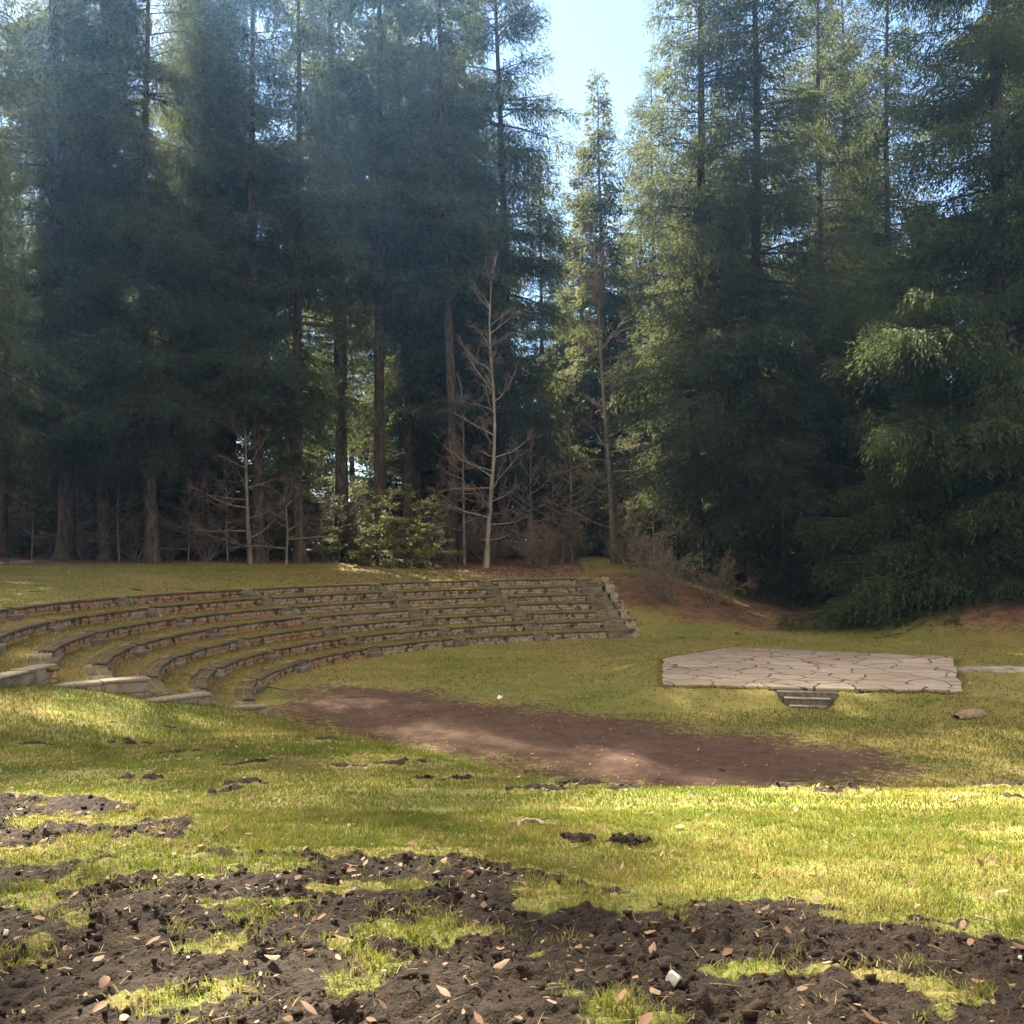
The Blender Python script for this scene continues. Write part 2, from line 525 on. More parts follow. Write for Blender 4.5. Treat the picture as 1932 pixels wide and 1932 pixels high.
def land(x, y, fine=True):
    """height and the soil / dirt / litter amounts at plan points"""
    x = np.asarray(x, float); y = np.asarray(y, float)
    rho = np.hypot(x - CX, y - CY)
    th = np.degrees(np.arctan2(y - CY, x - CX)); th = np.where(th < -90, th + 360, th)      # -90 .. 270
    seat = np.interp(rho, [0, 15.1, 22.0, 22.35, 27, 36, 60, 140, 400], [FLOOR, FLOOR, -2.0, -1.52, -1.15, -.45, .3, 1.5, 3])
    right = np.interp(rho, [0, 16, 20, 25, 33, 60, 140, 400], [FLOOR, FLOOR, -4.05, -3.6, -2.75, -1.3, .5, 3])
    w = sst(93.5, 66, th)
    w = np.maximum(w, sst(215, 219, th))
    w = np.where(rho < 12, 0, w)
    prof = seat * (1 - w) + right * w
    prof = prof + 1.55 * np.exp(-(((x - 23.3) / 4.6) ** 2 + ((y - 44.5) / 4.2) ** 2) ** 1.3)
    # the mound the stage sits on, cut away at its steps
    ds = np.where(inside(x, y, STAGE), 0, seg_dist(x, y, STAGE, True))
    m = (ZS - .075 - FLOOR) * (1 - sst(.05, 2.3, ds)) - np.where(ds == 0, .12, 0)
    lx = (x - STEP_C[0]) * STEP_D[0] + (y - STEP_C[1]) * STEP_D[1]; ln = (x - STEP_C[0]) * STEP_N[0] + (y - STEP_C[1]) * STEP_N[1]
    cut = sst(.86, .52, np.abs(lx)) * sst(1.7, .85, ln)
    m = m * (1 - .85 * cut)
    prof = prof + m
    pm = (ZS - .05 - FLOOR) * (1 - sst(.75, 2.6, seg_dist(x, y, np.array([(13.4, 29.0), (34.0, 26.8)]))))
    prof = np.where(ds > 0, np.maximum(prof, FLOOR + pm), prof)
    yc = np.maximum(y, -30)
    hA = -1.25 - .11 * yc + .19 * np.log1p(np.exp(np.clip((-x - 5.6) * 3, -30, 30))) / 3 * sst(10, 16, y) + .02 * np.clip(y - 30, 0, 1e3)
    hA = hA + .10 * fbm(x * .22, y * .22, 5, 3)
    ins = inside(x, y, REGION)
    d = seg_dist(x, y, CREST); d = np.where(ins, d, -d)
    bank = hA - .78 * np.where(d > -6, np.log1p(np.exp(np.clip((d - .2) * 2.2, -30, 30))) / 2.2, 0)
    k = .25
    hmax = np.maximum(bank, prof) + k * np.exp(-np.abs(bank - prof) / k) * .25
    h = np.where(ins, hmax, bank)
    h = h + .035 * fbm(x * .8, y * .8, 11, 3) + .012 * fbm(x * 4, y * 4, 21, 3)
    # soil
    yb = np.interp(x, SOIL_X, SOIL_Y) + .35 * fbm(x * 1.7, y * 1.7, 31, 4)
    soil = sst(-.22, .22, yb - y) * np.where(ins, 0, 1)
    tuft = sst(-.04, .30, fbm(x * 1.5, y * 1.9, 41, 4) + .25 * np.exp(-((x + 2.35) / .8) ** 2 - ((y - 5.95) / .55) ** 2) * 2)
    soil = soil * (1 - .60 * tuft)
    spot = np.zeros_like(x)
    for sx, sy, sr in SPOTS:
        spot = np.maximum(spot, np.exp(-(((x - sx) / (sr * 1.0)) ** 2 + ((y - sy) / (sr * .62)) ** 2)))
    spot = spot * (.62 + 1.1 * fbm(x * 6, y * 6, 51, 4))
    h = h + .03 * np.clip(spot, 0, 1)
    soil = np.maximum(soil, sst(.30, .5, spot) * .95)
    if fine:
        big = fbm(x * 1.3, y * 1.3, 61, 3); cl = fbm(x * 8, y * 8, 71, 5) * 1.6; sm = fbm(x * 26, y * 26, 81, 3)
        h = h + soil * (.035 + .07 * big + (.020 + .036 * sst(-.25, .45, fbm(x * 2.3, y * 2.3, 65, 3))) * cl + .024 * sm)
        h = h + (1 - soil) * sst(-.6, .3, yb - y) * np.where(ins, 0, 1) * (.05 + .04 * cl)
    # reddish bare earth in the arena
    band = np.array([(-6.6, 25.2), (-6.0, 30.2), (-2.6, 28.3), (-.2, 25.6), (3, 22.9), (5.4, 20.9), (7.2, 19.4), (7.4, 17.6), (6.0, 16.3), (3.0, 16.2), (1.2, 17.2), (-1.2, 19.2), (-3.6, 21.6)])
    bd = seg_dist(x, y, band, True); bd = np.where(inside(x, y, band), bd, -bd)
    dirt = sst(-2.2, 2.0, bd + 1.5 * fbm(x * .5, y * .5, 91, 4))
    dirt = np.maximum(dirt, .45 * sst(-.05, .35, fbm(x * .16 + 3, y * .3, 95, 4)) * sst(16, 13, rho) * sst(26, 19, y) * ins)
    # forest floor
    edge = np.where(th > 93, 36.5 - .0 * th, 21.5)
    edge = 36.5 * (1 - w) + 22.5 * w
    edge = edge - 13 * np.exp(-((th - 103) / 17) ** 2) * sst(93, 97, th) - 0
    lit = sst(-2.2, 2.2, rho - edge + 2.5 * fbm(x * .25, y * .25, 99, 4)) * ins
    lit = np.maximum(lit, ins * .8 * np.exp(-(((x - 22.5) / 4) ** 2 + ((y - 42.5) / 3.2) ** 2)))
    lit = np.maximum(lit, ins * .75 * sst(6.5, 1.5, seg_dist(x, y, np.array([(8.2, 52.), (11.5, 50.5), (15, 50), (19, 49)])) + 1.6 * fbm(x * .4, y * .4, 97, 4)))
    lit = np.maximum(lit, ins * (th > 93) * (rho > 22.3) * .42 * sst(-.25, .35, fbm(x * .3, y * .3, 98, 4)))
    return h, soil, dirt, lit


def gz(x, y):
    return float(land(np.array([x]), np.array([y]))[0][0])


# bank under a view ray: where the ray from the lens meets the ground
def hit(u, v):
    p = at(u, v, Y=1.0)
    ts = np.concatenate([np.linspace(2.2, 40, 1500), np.linspace(40.1, 120, 600)])
    h = land(p[0] * ts, p[1] * ts, True)[0]
    k = np.argmax(p[2] * ts <= h)
    return np.array((p[0] * ts[k], ts[k], h[k]))


def graded(a, step, grow, n_end):
    o = [a]
    while o[-1] < n_end:
        o.append(o[-1] + step); step *= 1 + grow
    return o


gx = graded(3.6, .018, .018, 300)
gxs = np.array([-v for v in gx[::-1]] + list(np.arange(-3.58, 3.6, .018)) + gx)
gy1 = list(np.arange(2.6, 6.6, .018)) + graded(6.6, .019, .013, 70)
gy2 = graded(gy1[-1] + 1, 1.2, .05, 330)
gy0 = [2.6 - (v - 2.6) for v in graded(2.64, .05, .12, 60)][::-1]
gys = np.array(gy0 + gy1 + gy2)
GX, GY = np.meshgrid(gxs, gys)
H, SOIL, DIRT, LIT = land(GX.ravel(), GY.ravel())
nx, ny = len(gxs), len(gys)
ii = (np.arange(ny - 1)[:, None] * nx + np.arange(nx - 1)[None, :]).ravel()
ground = link_mesh('ground', np.column_stack([GX.ravel(), GY.ravel(), H]), np.column_stack([ii, ii + 1, ii + 1 + nx, ii + nx]), M['ground'],
                   attrs=dict(soil=SOIL, dirt=DIRT, litter=LIT), smooth=True)
tag(ground, kind='structure')


# ------------------------------------------------------------------ the tiers of benches
def pol(r, deg, z):
    a = R(deg); return np.array((CX + r * math.cos(a), CY + r * math.sin(a), z))


TIER = ['lowest', 'second lowest', 'third lowest', 'middle', 'third highest', 'second highest', 'topmost']
ORD = ['first', 'second', 'third', 'fourth', 'fifth', 'sixth', 'seventh']
AISLES = [98.0, 113.0, 129.3, 148.5, 167.4, 185.7, 202.2]
END = [213.2] * 7


def bench(i, t0, t1, sec):
    r0 = R1 + DT * i; z0 = Z1 + DZ * (i - 1); zt = z0 + DZ
    arc = R(t1 - t0) * r0
    mid = pol(r0, (t0 + t1) / 2, z0)
    root = empty('stone_bench', mid)
    off = -mid
    mb = MB()
    zc = z0 - .06
    for course, hh in enumerate((.20, .165)):
        ztop = zc + hh
        t = t0 + .0
        while t < t1 - .01:
            dt_ = math.degrees(random.uniform(.30, .62) / r0)
            te = min(t + dt_, t1)
            if t1 - te < math.degrees(.2 / r0): te = t1
            f = random.uniform(-.018, .012)
            gap = math.degrees(.006 / r0)
            a, b = t + gap, te - gap
            warm = .25 + .55 * float(sst(128, 158, np.array((t0 + t1) / 2))) * (1.15 if course == 0 else .6) + random.uniform(-.28, .25)
            c8 = [pol(r0 + f, b, zc), pol(r0 + f, a, zc), pol(r0 + .38, a, zc), pol(r0 + .38, b, zc),
                  pol(r0 + f, b, ztop - .006), pol(r0 + f, a, ztop - .006), pol(r0 + .38, a, ztop - .006), pol(r0 + .38, b, ztop - .006)]
            mb.rock(np.array(c8) + off, .014, .007, a=warm)
            t = te
        zc = ztop
    mb.build('wall', M['stone'], root, attr='tint')
    for rr0, rr1 in ((r0 - .045, r0 + .185), (r0 + .20, r0 + .43)):
        s = MB()
        t = t0 - math.degrees(.02 / r0)
        tE = t1 + math.degrees(.02 / r0)
        n = max(1, round(arc / 1.9)); st = (tE - t) / n
        for k in range(n):
            a, b = t + st * k + math.degrees(.004 / r0), t + st * (k + 1) - math.degrees(.004 / r0)
            sub = 3
            dz = random.uniform(-.008, .008); tl = random.uniform(-.008, .008)
            zb = zc + .001 + dz
            ring = []
            for q in range(sub + 1):
                g = a + (b - a) * q / sub; e = tl * (q / sub - .5)
                ring.append([pol(rr0, g, zb + e), pol(rr1, g, zb + e), pol(rr1, g, zb + .062 + e), pol(rr1 - .008, g, zb + .07 + e), pol(rr0 + .012, g, zb + .07 + e), pol(rr0, g, zb + .058 + e)])
            V = np.array(ring).reshape(-1, 3) + off
            Q = [(q * 6 + j, q * 6 + (j + 1) % 6, (q + 1) * 6 + (j + 1) % 6, (q + 1) * 6 + j) for q in range(sub) for j in range(6)]
            Q += [(0, 3, 2, 1), (0, 5, 4, 3), (sub * 6, sub * 6 + 1, sub * 6 + 2, sub * 6 + 3), (sub * 6, sub * 6 + 3, sub * 6 + 4, sub * 6 + 5)]
            s.add(V, Q)
        s.build('seat_slab', M['slab'], root)
    ms = MB(); ring = []; nS = max(6, int(arc / .12))
    for q in range(nS + 1):
        g = t0 + (t1 - t0) * q / nS; a_ = .012 + .035 * max(0., float(noise(g * 3.1 + i * 7, i * 3.3, 5)) + .25); rc = r0 + .192
        ring.append([pol(rc - a_, g, zc + .071), pol(rc, g, zc + .078 + a_ * .25), pol(rc + a_, g, zc + .071)])
    ms.add(np.array(ring).reshape(-1, 3) + off, [(q * 3 + j, (q + 1) * 3 + j, (q + 1) * 3 + j + 1, q * 3 + j + 1) for q in range(nS) for j in range(2)])
    ms.build('moss', M['moss'], root)
    root.location.z += random.uniform(-.018, .012)
    if sec == 6: where = 'short end section beside the grey parapet'
    else: where = '%s section from the right end' % ORD[sec]
    tag(root, 'mossy stone bench of the %s tier, %s' % (TIER[i], where), 'stone bench', 'curved stone benches of the amphitheatre')
    return root


def steps(i, ts, half, k):
    r0 = R1 + DT * i; z0 = Z1 + DZ * (i - 1)
    hw = math.degrees(half / r0)
    a, b = ts - hw, ts + hw
    mid = pol(r0, ts, z0); root = empty('stone_steps', mid); off = -mid
    for ra, rb, zt in ((r0 - .17, r0 + .115, z0 + DZ * .45), (r0 + .12, r0 + .44, z0 + DZ - .05)):
        s = MB()
        n = 2 if half > .6 or random.random() < .5 else 1
        for q in range(n):
            A, B = a + (b - a) * q / n + .02, a + (b - a) * (q + 1) / n - .02
            e = random.uniform(-.012, .012)
            c8 = [pol(ra, B, z0 - .1), pol(ra, A, z0 - .1), pol(rb, A, z0 - .1), pol(rb, B, z0 - .1), pol(ra, B, zt + e), pol(ra, A, zt + e), pol(rb, A, zt + e), pol(rb, B, zt + e)]
            s.rock(np.array(c8) + off, .015, .008)
        s.build('step', M['step'], root)
    aisle = 'right-end stairway' if k == 0 else '%s stairway from right end' % ORD[k]
    tag(root, 'worn stone steps up the %s tier, %s' % (TIER[i], aisle), 'stone steps', 'stone steps between the benches')


for i in range(7):
    r0 = R1 + DT * i
    edges = []
    for k, t in enumerate(AISLES):
        half = .60 if k == 0 else .40
        steps(i, t, half, k)
        edges.append((t - math.degrees((half + .02) / r0), t + math.degrees((half + .02) / r0)))
    for k in range(6):
        bench(i, edges[k][1], edges[k + 1][0], k)
    if END[i] - edges[6][1] > .3: bench(i, edges[6][1], END[i], 6)

# grassy treads
for i in range(6):
    ra, rb = R1 + DT * i + .30, R1 + DT * (i + 1) + .05
    ths = np.linspace(95.2, END[i] + .6, 520); rr = np.linspace(ra, rb, 9)
    TT, RR = np.meshgrid(ths, rr)
    X = CX + RR * np.cos(np.radians(TT)); Y = CY + RR * np.sin(np.radians(TT))
    Z = Z1 + DZ * i - .035 + .03 * fbm(X * .9, Y * .9, 200 + i, 3) + .018 * fbm(X * 5, Y * 5, 210 + i, 2) + .03 * sst(.25, .0, rb - .05 - RR)
    n = len(ths); jj = (np.arange(len(rr) - 1)[:, None] * n + np.arange(n - 1)[None, :]).ravel()
    zero = np.zeros(X.size)
    o = link_mesh('terrace_lawn', np.column_stack([X.ravel(), Y.ravel(), Z.ravel()]), np.column_stack([jj, jj + n, jj + n + 1, jj + 1]), M['ground'],
                  attrs=dict(soil=zero, dry=np.full(X.size, 1.), dirt=.25 * sst(.1, .5, fbm(X.ravel() * .6, Y.ravel() * .6, 230, 3)), litter=.28 * sst(.2, .6, fbm(X.ravel() * .5, Y.ravel() * .5, 240, 3)) + .35 * sst(125, 110, TT.ravel())), smooth=True)
    tag(o, kind='structure')

# stepped pier closing the right end of the tiers
root = empty('end_pier', pol(R1, 95.2, Z1 - DZ))
off = -np.array(root.location)
for i in range(7):
    r0 = R1 + DT * i; z0 = Z1 + DZ * (i - 1)
    s = MB()
    n = 2
    for q in range(n):
        ra, rb = r0 + q * DT / n - .1, r0 + (q + 1) * DT / n - .115
        wA, wB = 95.9, 95.9 - math.degrees(random.uniform(.42, .52) / r0)
        zt = z0 + DZ + (.04 if q == 0 else .02)
        c8 = [pol(ra, wA, z0 - .5), pol(ra, wB, z0 - .5), pol(rb, wB, z0 - .5), pol(rb, wA, z0 - .5), pol(ra, wA, zt), pol(ra, wB, zt), pol(rb, wB, zt), pol(rb, wA, zt)]
        s.rock(np.array(c8) + off, .03, .018, a=.2)
    s.build('pier_block', M['stone'], root, attr='tint')
tag(root, 'stepped pier of rough grey blocks closing the right end of the benches', 'stone pier')

# grey parapets stepping down the near end
PARA = [((505, 1331), (424, 1337), 0, .012), ((398, 1307), (288, 1321), 1, .0), ((281, 1279), (112, 1293), 2, .0), ((106, 1253), (-60, 1290), 3, .0)]
PLAB = ['low pale-capped parapet end by the arena floor, lowest of the four', 'short rough grey parapet, second lowest of the four stepping down',
        'long grey parapet with pale cap, second highest of the four', 'tall grey block parapet at the left edge, highest of the four']
for (pr, pl, i, lift), lab in zip(PARA, PLAB):
    z = Z1 + DZ * (i + 1) + .03 + lift
    a = at(*pr, z=z)[:2]; b = at(*pl, z=z)[:2]
    d = (b - a) / np.linalg.norm(b - a); nrm = np.array((-d[1], d[0]))
    if nrm[1] < 0: nrm = -nrm
    root = empty('parapet_wall', (*a, z)); off = -np.array((*a, z))
    L = np.linalg.norm(b - a)
    b = b + d * .15
    L += .15
    s = MB(); n = max(1, round(L / .85))
    for q in range(n):
        for zb, zt in ((z - .62, z - .30), (z - .30, z - .055)):
            e = rng.uniform(-.012, .012)
            j0 = q / n if zb > z - .5 else max(0, (q - .35) / n); j1 = (q + 1) / n if zb > z - .5 else min(1, (q + 1 - .35) / n) if q < n - 1 else 1
            p0 = a + d * L * j0; p1 = a + d * L * j1
            f = nrm * e; w = nrm * .34
            c8 = [(*(p1 + f), zb), (*(p0 + f), zb), (*(p0 + w), zb), (*(p1 + w), zb), (*(p1 + f), zt), (*(p0 + f), zt), (*(p0 + w), zt), (*(p1 + w), zt)]
            s.rock(np.array(c8) + off, .008, .007)
    s.build('wall', M['conc'], root)
    s = MB(); n = max(1, round(L / 1.1))
    for q in range(n):
        p0 = a - d * .03 + d * (L + .03) * (q + .006) / n; p1 = a - d * .03 + d * (L + .03) * (q + .994) / n
        f = -nrm * .03; w = nrm * .38; zb, zt = z - .052, z + rng.uniform(-.006, .006)
        c8 = [(*(p1 + f), zb), (*(p0 + f), zb), (*(p0 + w), zb), (*(p1 + w), zb), (*(p1 + f), zt), (*(p0 + f), zt), (*(p0 + w), zt), (*(p1 + w), zt)]
        s.rock(np.array(c8) + off, .01, .006)
    s.build('cap', M['cap'], root)
    tag(root, lab, 'parapet wall', 'parapets stepping down the near end of the benches')

# ------------------------------------------------------------------ stage
root = empty('stage', (*STAGE.mean(0), FLOOR))
off = -np.array(root.location)
cen = STAGE.mean(0)
n = len(STAGE)
pts = []
for k in range(n):
    a, b = STAGE[k], STAGE[(k + 1) % n]
    m = max(2, int(np.linalg.norm(b - a) / .5))
    nn = np.array((b[1] - a[1], a[0] - b[0])) / np.linalg.norm(b - a)
    for q in range(m): pts.append(a + (b - a) * q / m + nn * (rng.uniform(-.05, .05) if q else 0))
pts = np.array(pts); m = len(pts)
ring = lambda sc, z: np.column_stack([cen + (pts - cen) * sc, np.full(m, z)])
V = np.vstack([ring(1, ZS - .09), ring(1, ZS - .012), ring(.9985, ZS), ring(.97, ZS - .09)]) + off
Q = [(k + a * m, (k + 1) % m + a * m, (k + 1) % m + (a + 1) * m, k + (a + 1) * m) for a in range(2) for k in range(m)]
Q += [(k + 3 * m, (k + 1) % m + 3 * m, (k + 1) % m, k) for k in range(m)]
Vc = np.vstack([V, [[*cen, ZS] + off]])
T = [(k + 2 * m, (k + 1) % m + 2 * m, 4 * m) for k in range(m)]
link_mesh('paving', Vc, [np.array(Q), np.array(T)], M['paving'], root)
V = np.vstack([ring(.968, FLOOR - .3), ring(.968, ZS - .092)]) + off
Q = [(k, (k + 1) % m, (k + 1) % m + m, k + m) for k in range(m)]
link_mesh('plinth', V, [np.array(Q)], M['grey'], root)
tag(root, 'low stage of pinkish crazy paving on a grass mound', 'stage')

root = empty('stage_steps', (*STEP_C, FLOOR)); off = -np.array(root.location)
for k, (w, n0, n1, zb, zt) in enumerate(((.76, -.02, .26, -4.2, -3.745), (.57, .262, .54, -4.2, -3.90), (.46, .542, .82, -4.25, -4.055))):
    for nm, m_, a0, a1, b0, b1, ov in (('riser', 'grey', zb, zt - .035, n0, n1 - .02, 0), ('tread', 'conc', zt - .033, zt, n0, n1 + .012, .012)):
        if k == 0 and nm == 'tread': continue
        s = MB()
        P = lambda l, q, z: np.array((*(STEP_C + STEP_D * l + STEP_N * q), z))
        c8 = [P(-w - ov, b1, a0), P(w + ov, b1, a0), P(w + ov, b0, a0), P(-w - ov, b0, a0), P(-w - ov, b1, a1), P(w + ov, b1, a1), P(w + ov, b0, a1), P(-w - ov, b0, a1)]
        s.rock(np.array(c8) + off, .006, .002)
        s.build(nm, M[m_], root)
tag(root, 'short flight of dark concrete steps in front of the stage', 'steps')

# slab path leaving the stage
p0 = np.array((13.2, 29.1)); p1 = np.array((30.0, 27.2))
dd = (p1 - p0) / np.linalg.norm(p1 - p0); nn = np.array((-dd[1], dd[0]))
s = MB(); t = 0
Lp = np.linalg.norm(p1 - p0)
while t < Lp:
    l = random.uniform(.8, 1.5); w = .72
    zt = ZS - .02
    a = p0 + dd * t; b = p0 + dd * (t + l - .05)
    j = rng.uniform(-.08, .08, 4)
    c8 = [(*(a - nn * (w + j[0])), zt - .3), (*(b - nn * (w + j[1])), zt - .3), (*(b + nn * (w + j[2])), zt - .3), (*(a + nn * (w + j[3])), zt - .3)]
    c8 += [(x, y, zt) for x, y, z in c8]
    s.rock(np.array(c8), .012, .006)
    t += l
path = s.build('path', M['path'])
tag(path, kind='structure')


# ------------------------------------------------------------------ conifers
def tubes(P, Rd, n):
    """P (b,m,3), Rd (b,m): b tapered tubes of n sides"""
    b, m = P.shape[:2]
    d = np.gradient(P, axis=1); d /= np.linalg.norm(d, axis=2)[..., None] + 1e-9
    s = np.cross(d, np.array((.03, .02, 1.))); s /= np.linalg.norm(s, axis=2)[..., None] + 1e-9
    t = np.cross(s, d)
    A = np.linspace(0, 2 * np.pi, n, endpoint=False)
    V = P[:, :, None] + Rd[:, :, None, None] * (s[:, :, None] * np.cos(A)[:, None] + t[:, :, None] * np.sin(A)[:, None])
    base = (np.arange(b) * m * n)[:, None, None]
    i = np.arange(m - 1)[None, :, None]; k = np.arange(n)[None, None, :]; k2 = (k + 1) % n
    q = np.stack(np.broadcast_arrays(base + i * n + k, base + i * n + k2, base + (i + 1) * n + k2, base + (i + 1) * n + k), -1)
    return V.reshape(-1, 3), q.reshape(-1, 4)


def unit(v):
    return v / (np.linalg.norm(v, axis=-1, keepdims=True) + 1e-9)


def conifer(seed, Ht, cb, Rm, nb, kd=9., spray=.30, sw=.145, pw=.72, hang=.5, droop=.35, up=.25, tip=.8, dead=30, low=.45, flat=False, ragged=.35, tr=None):
    """trunk mesh data and crown mesh data of one conifer.  cb: crown base as share of the height"""
    g = np.random.default_rng(seed)
    tr = tr or Ht * .0078 + .04
    # trunk
    zz = np.array([-.4, 0, .25, .7, 1.5, 3, 6, 10, 15, 20, 25, 30, 35, 40, 50]); zz = zz[zz < Ht * .97]; zz = np.append(zz, Ht)
    wob = np.column_stack([.012 * Ht * np.sin(zz * .11 + g.uniform(0, 6)) * np.minimum(1, zz.clip(0) / 6) * .5, .012 * Ht * np.sin(zz * .09 + g.uniform(0, 6)) * np.minimum(1, zz.clip(0) / 6) * .5])
    trad = tr * (1 - zz.clip(0) / Ht) ** .85 + .006
    trad = trad * (1 + .6 * np.exp(-zz.clip(0) / .45))
    n = 12
    A = np.linspace(0, 2 * np.pi, n, endpoint=False)
    fl = 1 + (.22 * np.exp(-zz.clip(0) / .5))[:, None] * np.sin(A * 4 + 1)[None]
    TV = np.stack([wob[:, :1] + trad[:, None] * fl * np.cos(A), wob[:, 1:] + trad[:, None] * fl * np.sin(A), np.repeat(zz[:, None], n, 1)], -1).reshape(-1, 3)
    TQ = np.array([(i * n + k, i * n + (k + 1) % n, (i + 1) * n + (k + 1) % n, (i + 1) * n + k) for i in range(len(zz) - 1) for k in range(n)])
    wx = lambda z: np.column_stack([np.interp(z, zz, wob[:, 0]), np.interp(z, zz, wob[:, 1]), z])
    # branches in loose whorls
    zb = cb * Ht
    t = g.uniform(0, 1, nb) ** 1.12
    nw = max(6, int((Ht - zb) / .55)); t = (np.round(t * nw) + g.normal(0, .16, nb)) / nw
    t = np.clip(t, 0, .985)
    z = zb + t * (Ht - zb)
    az = g.uniform(0, 2 * np.pi, nb)
    prof = (1 - t) ** pw * np.minimum(1, low + t * 5)
    L = Rm * prof * (1 + ragged * g.normal(0, .6, nb)).clip(.35, 1.45) + .25
    # big missing or long sectors make the outline uneven
    L *= 1 + .22 * np.sin(az * 2 + z * .45 + seed) + .12 * np.sin(z * 1.7 + seed * 2)
    pit = np.interp(t, [0, .5, 1], [-.10, .12, .75]) + g.normal(0, .08, nb)
    if flat: pit = np.interp(t, [0, .6, 1], [.05, .2, .7]) + g.normal(0, .06, nb)
    out = np.column_stack([np.cos(az), np.sin(az), np.zeros(nb)])
    sidev = np.column_stack([-np.sin(az), np.cos(az), np.zeros(nb)])
    dr = droop * (1 - t * .7); upc = up

    def P(b, s):
        zc = L[b] * (pit[b] * s - dr[b] * s ** 1.6 + upc * dr[b] * s ** 4)
        return wx(z[b]) + out[b] * (L[b] * s * np.cos(pit[b] * .6))[:, None] + np.column_stack([0 * zc, 0 * zc, zc])
    ss = np.array([0, .25, .5, .75, 1.])
    bi = np.repeat(np.arange(nb), 5)
    BP = P(bi, np.tile(ss, nb)).reshape(nb, 5, 3)
    br = (.010 + .011 * L)[:, None] * (1 - ss * .85)[None]
    LV, LQ = tubes(BP, br, 4)
    # dead bare boughs under the crown
    dl = []
    if dead:
        dz = g.uniform(.04 * Ht, zb + .12 * Ht, dead); da = g.uniform(0, 2 * np.pi, dead); dL = g.uniform(.5, 2.6, dead) * min(1, Rm / 3)
        do = np.column_stack([np.cos(da), np.sin(da), np.zeros(dead)])
        s4 = np.array([0, .35, .7, 1.])
        DP = wx(dz)[:, None] + do[:, None] * (dL[:, None] * s4)[..., None] + np.stack([0 * dL[:, None] * s4, 0 * dL[:, None] * s4, dL[:, None] * (-.18 * s4 - .25 * s4 ** 2 * g.uniform(0, 1, (dead, 1)))], -1)
        DV, DQ = tubes(DP, (.007 + .006 * dL)[:, None] * (1 - .8 * s4), 3)
        # side twigs on the dead boughs
        k = 5
        tb = np.repeat(np.arange(dead), k); ts = g.uniform(.3, 1, dead * k); ta = da[tb] + g.choice([-1, 1], dead * k) * g.uniform(.5, 1.1, dead * k)
        tl = dL[tb] * g.uniform(.15, .4, dead * k)
        b0 = wx(dz[tb]) + do[tb] * (dL[tb] * ts)[:, None]; b0[:, 2] += dL[tb] * (-.18 * ts - .12 * ts ** 2)
        td = np.column_stack([np.cos(ta), np.sin(ta), g.uniform(-.5, .1, dead * k)])
        TP = b0[:, None] + td[:, None] * (tl[:, None] * np.array([0, .5, 1.]))[..., None]
        XV, XQ = tubes(TP, np.full((dead * k, 3), .007) * np.array([1, .8, .4]), 3)
        dl = [(DV, DQ), (XV, XQ)]
    VV = [TV, LV]; QQ = [TQ, LQ + len(TV)]; c = len(TV) + len(LV)
    for v, q in dl: VV.append(v); QQ.append(q + c); c += len(v)
    trunk = (np.vstack(VV), np.vstack(QQ))
    # twigs
    K = np.maximum(4, (L * kd).astype(int))
    tb = np.repeat(np.arange(nb), K); nt = len(tb)
    s = g.uniform(.08, 1, nt) ** .85
    sg = g.choice([-1., 1.], nt)
    l = L[tb] * .40 * (1 - s) ** .7 * (.55 + .9 * np.minimum(1, s * 2.5)) * g.uniform(.6, 1.2, nt) + .20 * min(1, Rm / 3 + .3)
    ang = g.uniform(.55, 1.15, nt)
    ang = np.where(g.uniform(0, 1, nt) < .08, .1, ang)
    td = unit(out[tb] * np.cos(ang)[:, None] + sidev[tb] * (sg * np.sin(ang))[:, None] + np.column_stack([0 * s, 0 * s, g.normal(-.12 if not flat else .02, .16, nt)]))
    base = P(tb, s)
    ns = np.maximum(1, np.ceil(l / (spray * .42)).astype(int))
    sb = np.repeat(np.arange(nt), ns); m = len(sb)
    q = g.uniform(0, 1, m)
    p = base[sb] + td[sb] * (l[sb] * q)[:, None]
    p[:, 2] -= (.35 if not flat else .08) * l[sb] * q ** 2
    hg = hang * g.uniform(0, 1, m) ** 2 * (g.uniform(0, 1, m) < .55) * np.minimum(1, L[tb[sb]] / 2.0)
    p[:, 2] -= hg
    p += g.normal(0, .035, (m, 3)) * (spray / .26)
    dn = np.where(hg > .06, 1.6, .35 if not flat else .05)
    d = unit(td[sb] * 1.0 + np.column_stack([0 * q, 0 * q, -dn]) + g.normal(0, .38, (m, 3)))
    ln = spray * g.uniform(.65, 1.35, m); wd = ln * sw * g.uniform(.7, 1.3, m)
    sd_ = unit(np.cross(d, unit(g.normal(0, 1, (m, 3)) + np.array((0, 0, .9 if not flat else 2.2)))))
    V = np.stack([p, p + d * (ln * .45)[:, None] + sd_ * wd[:, None], p + d * ln[:, None], p + d * (ln * .55)[:, None] - sd_ * wd[:, None]], 1).reshape(-1, 3)
    f = np.arange(m * 4).reshape(-1, 4)
    # outer tips paler than the inside growth
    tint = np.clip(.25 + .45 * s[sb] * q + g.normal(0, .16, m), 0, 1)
    return trunk, (V, f, np.repeat(tint, 4))


PROTO = {}


def proto(key, kind, bark, needle, **kw):
    PROTO[key] = (kind, bark, needle, conifer(**kw), [None])


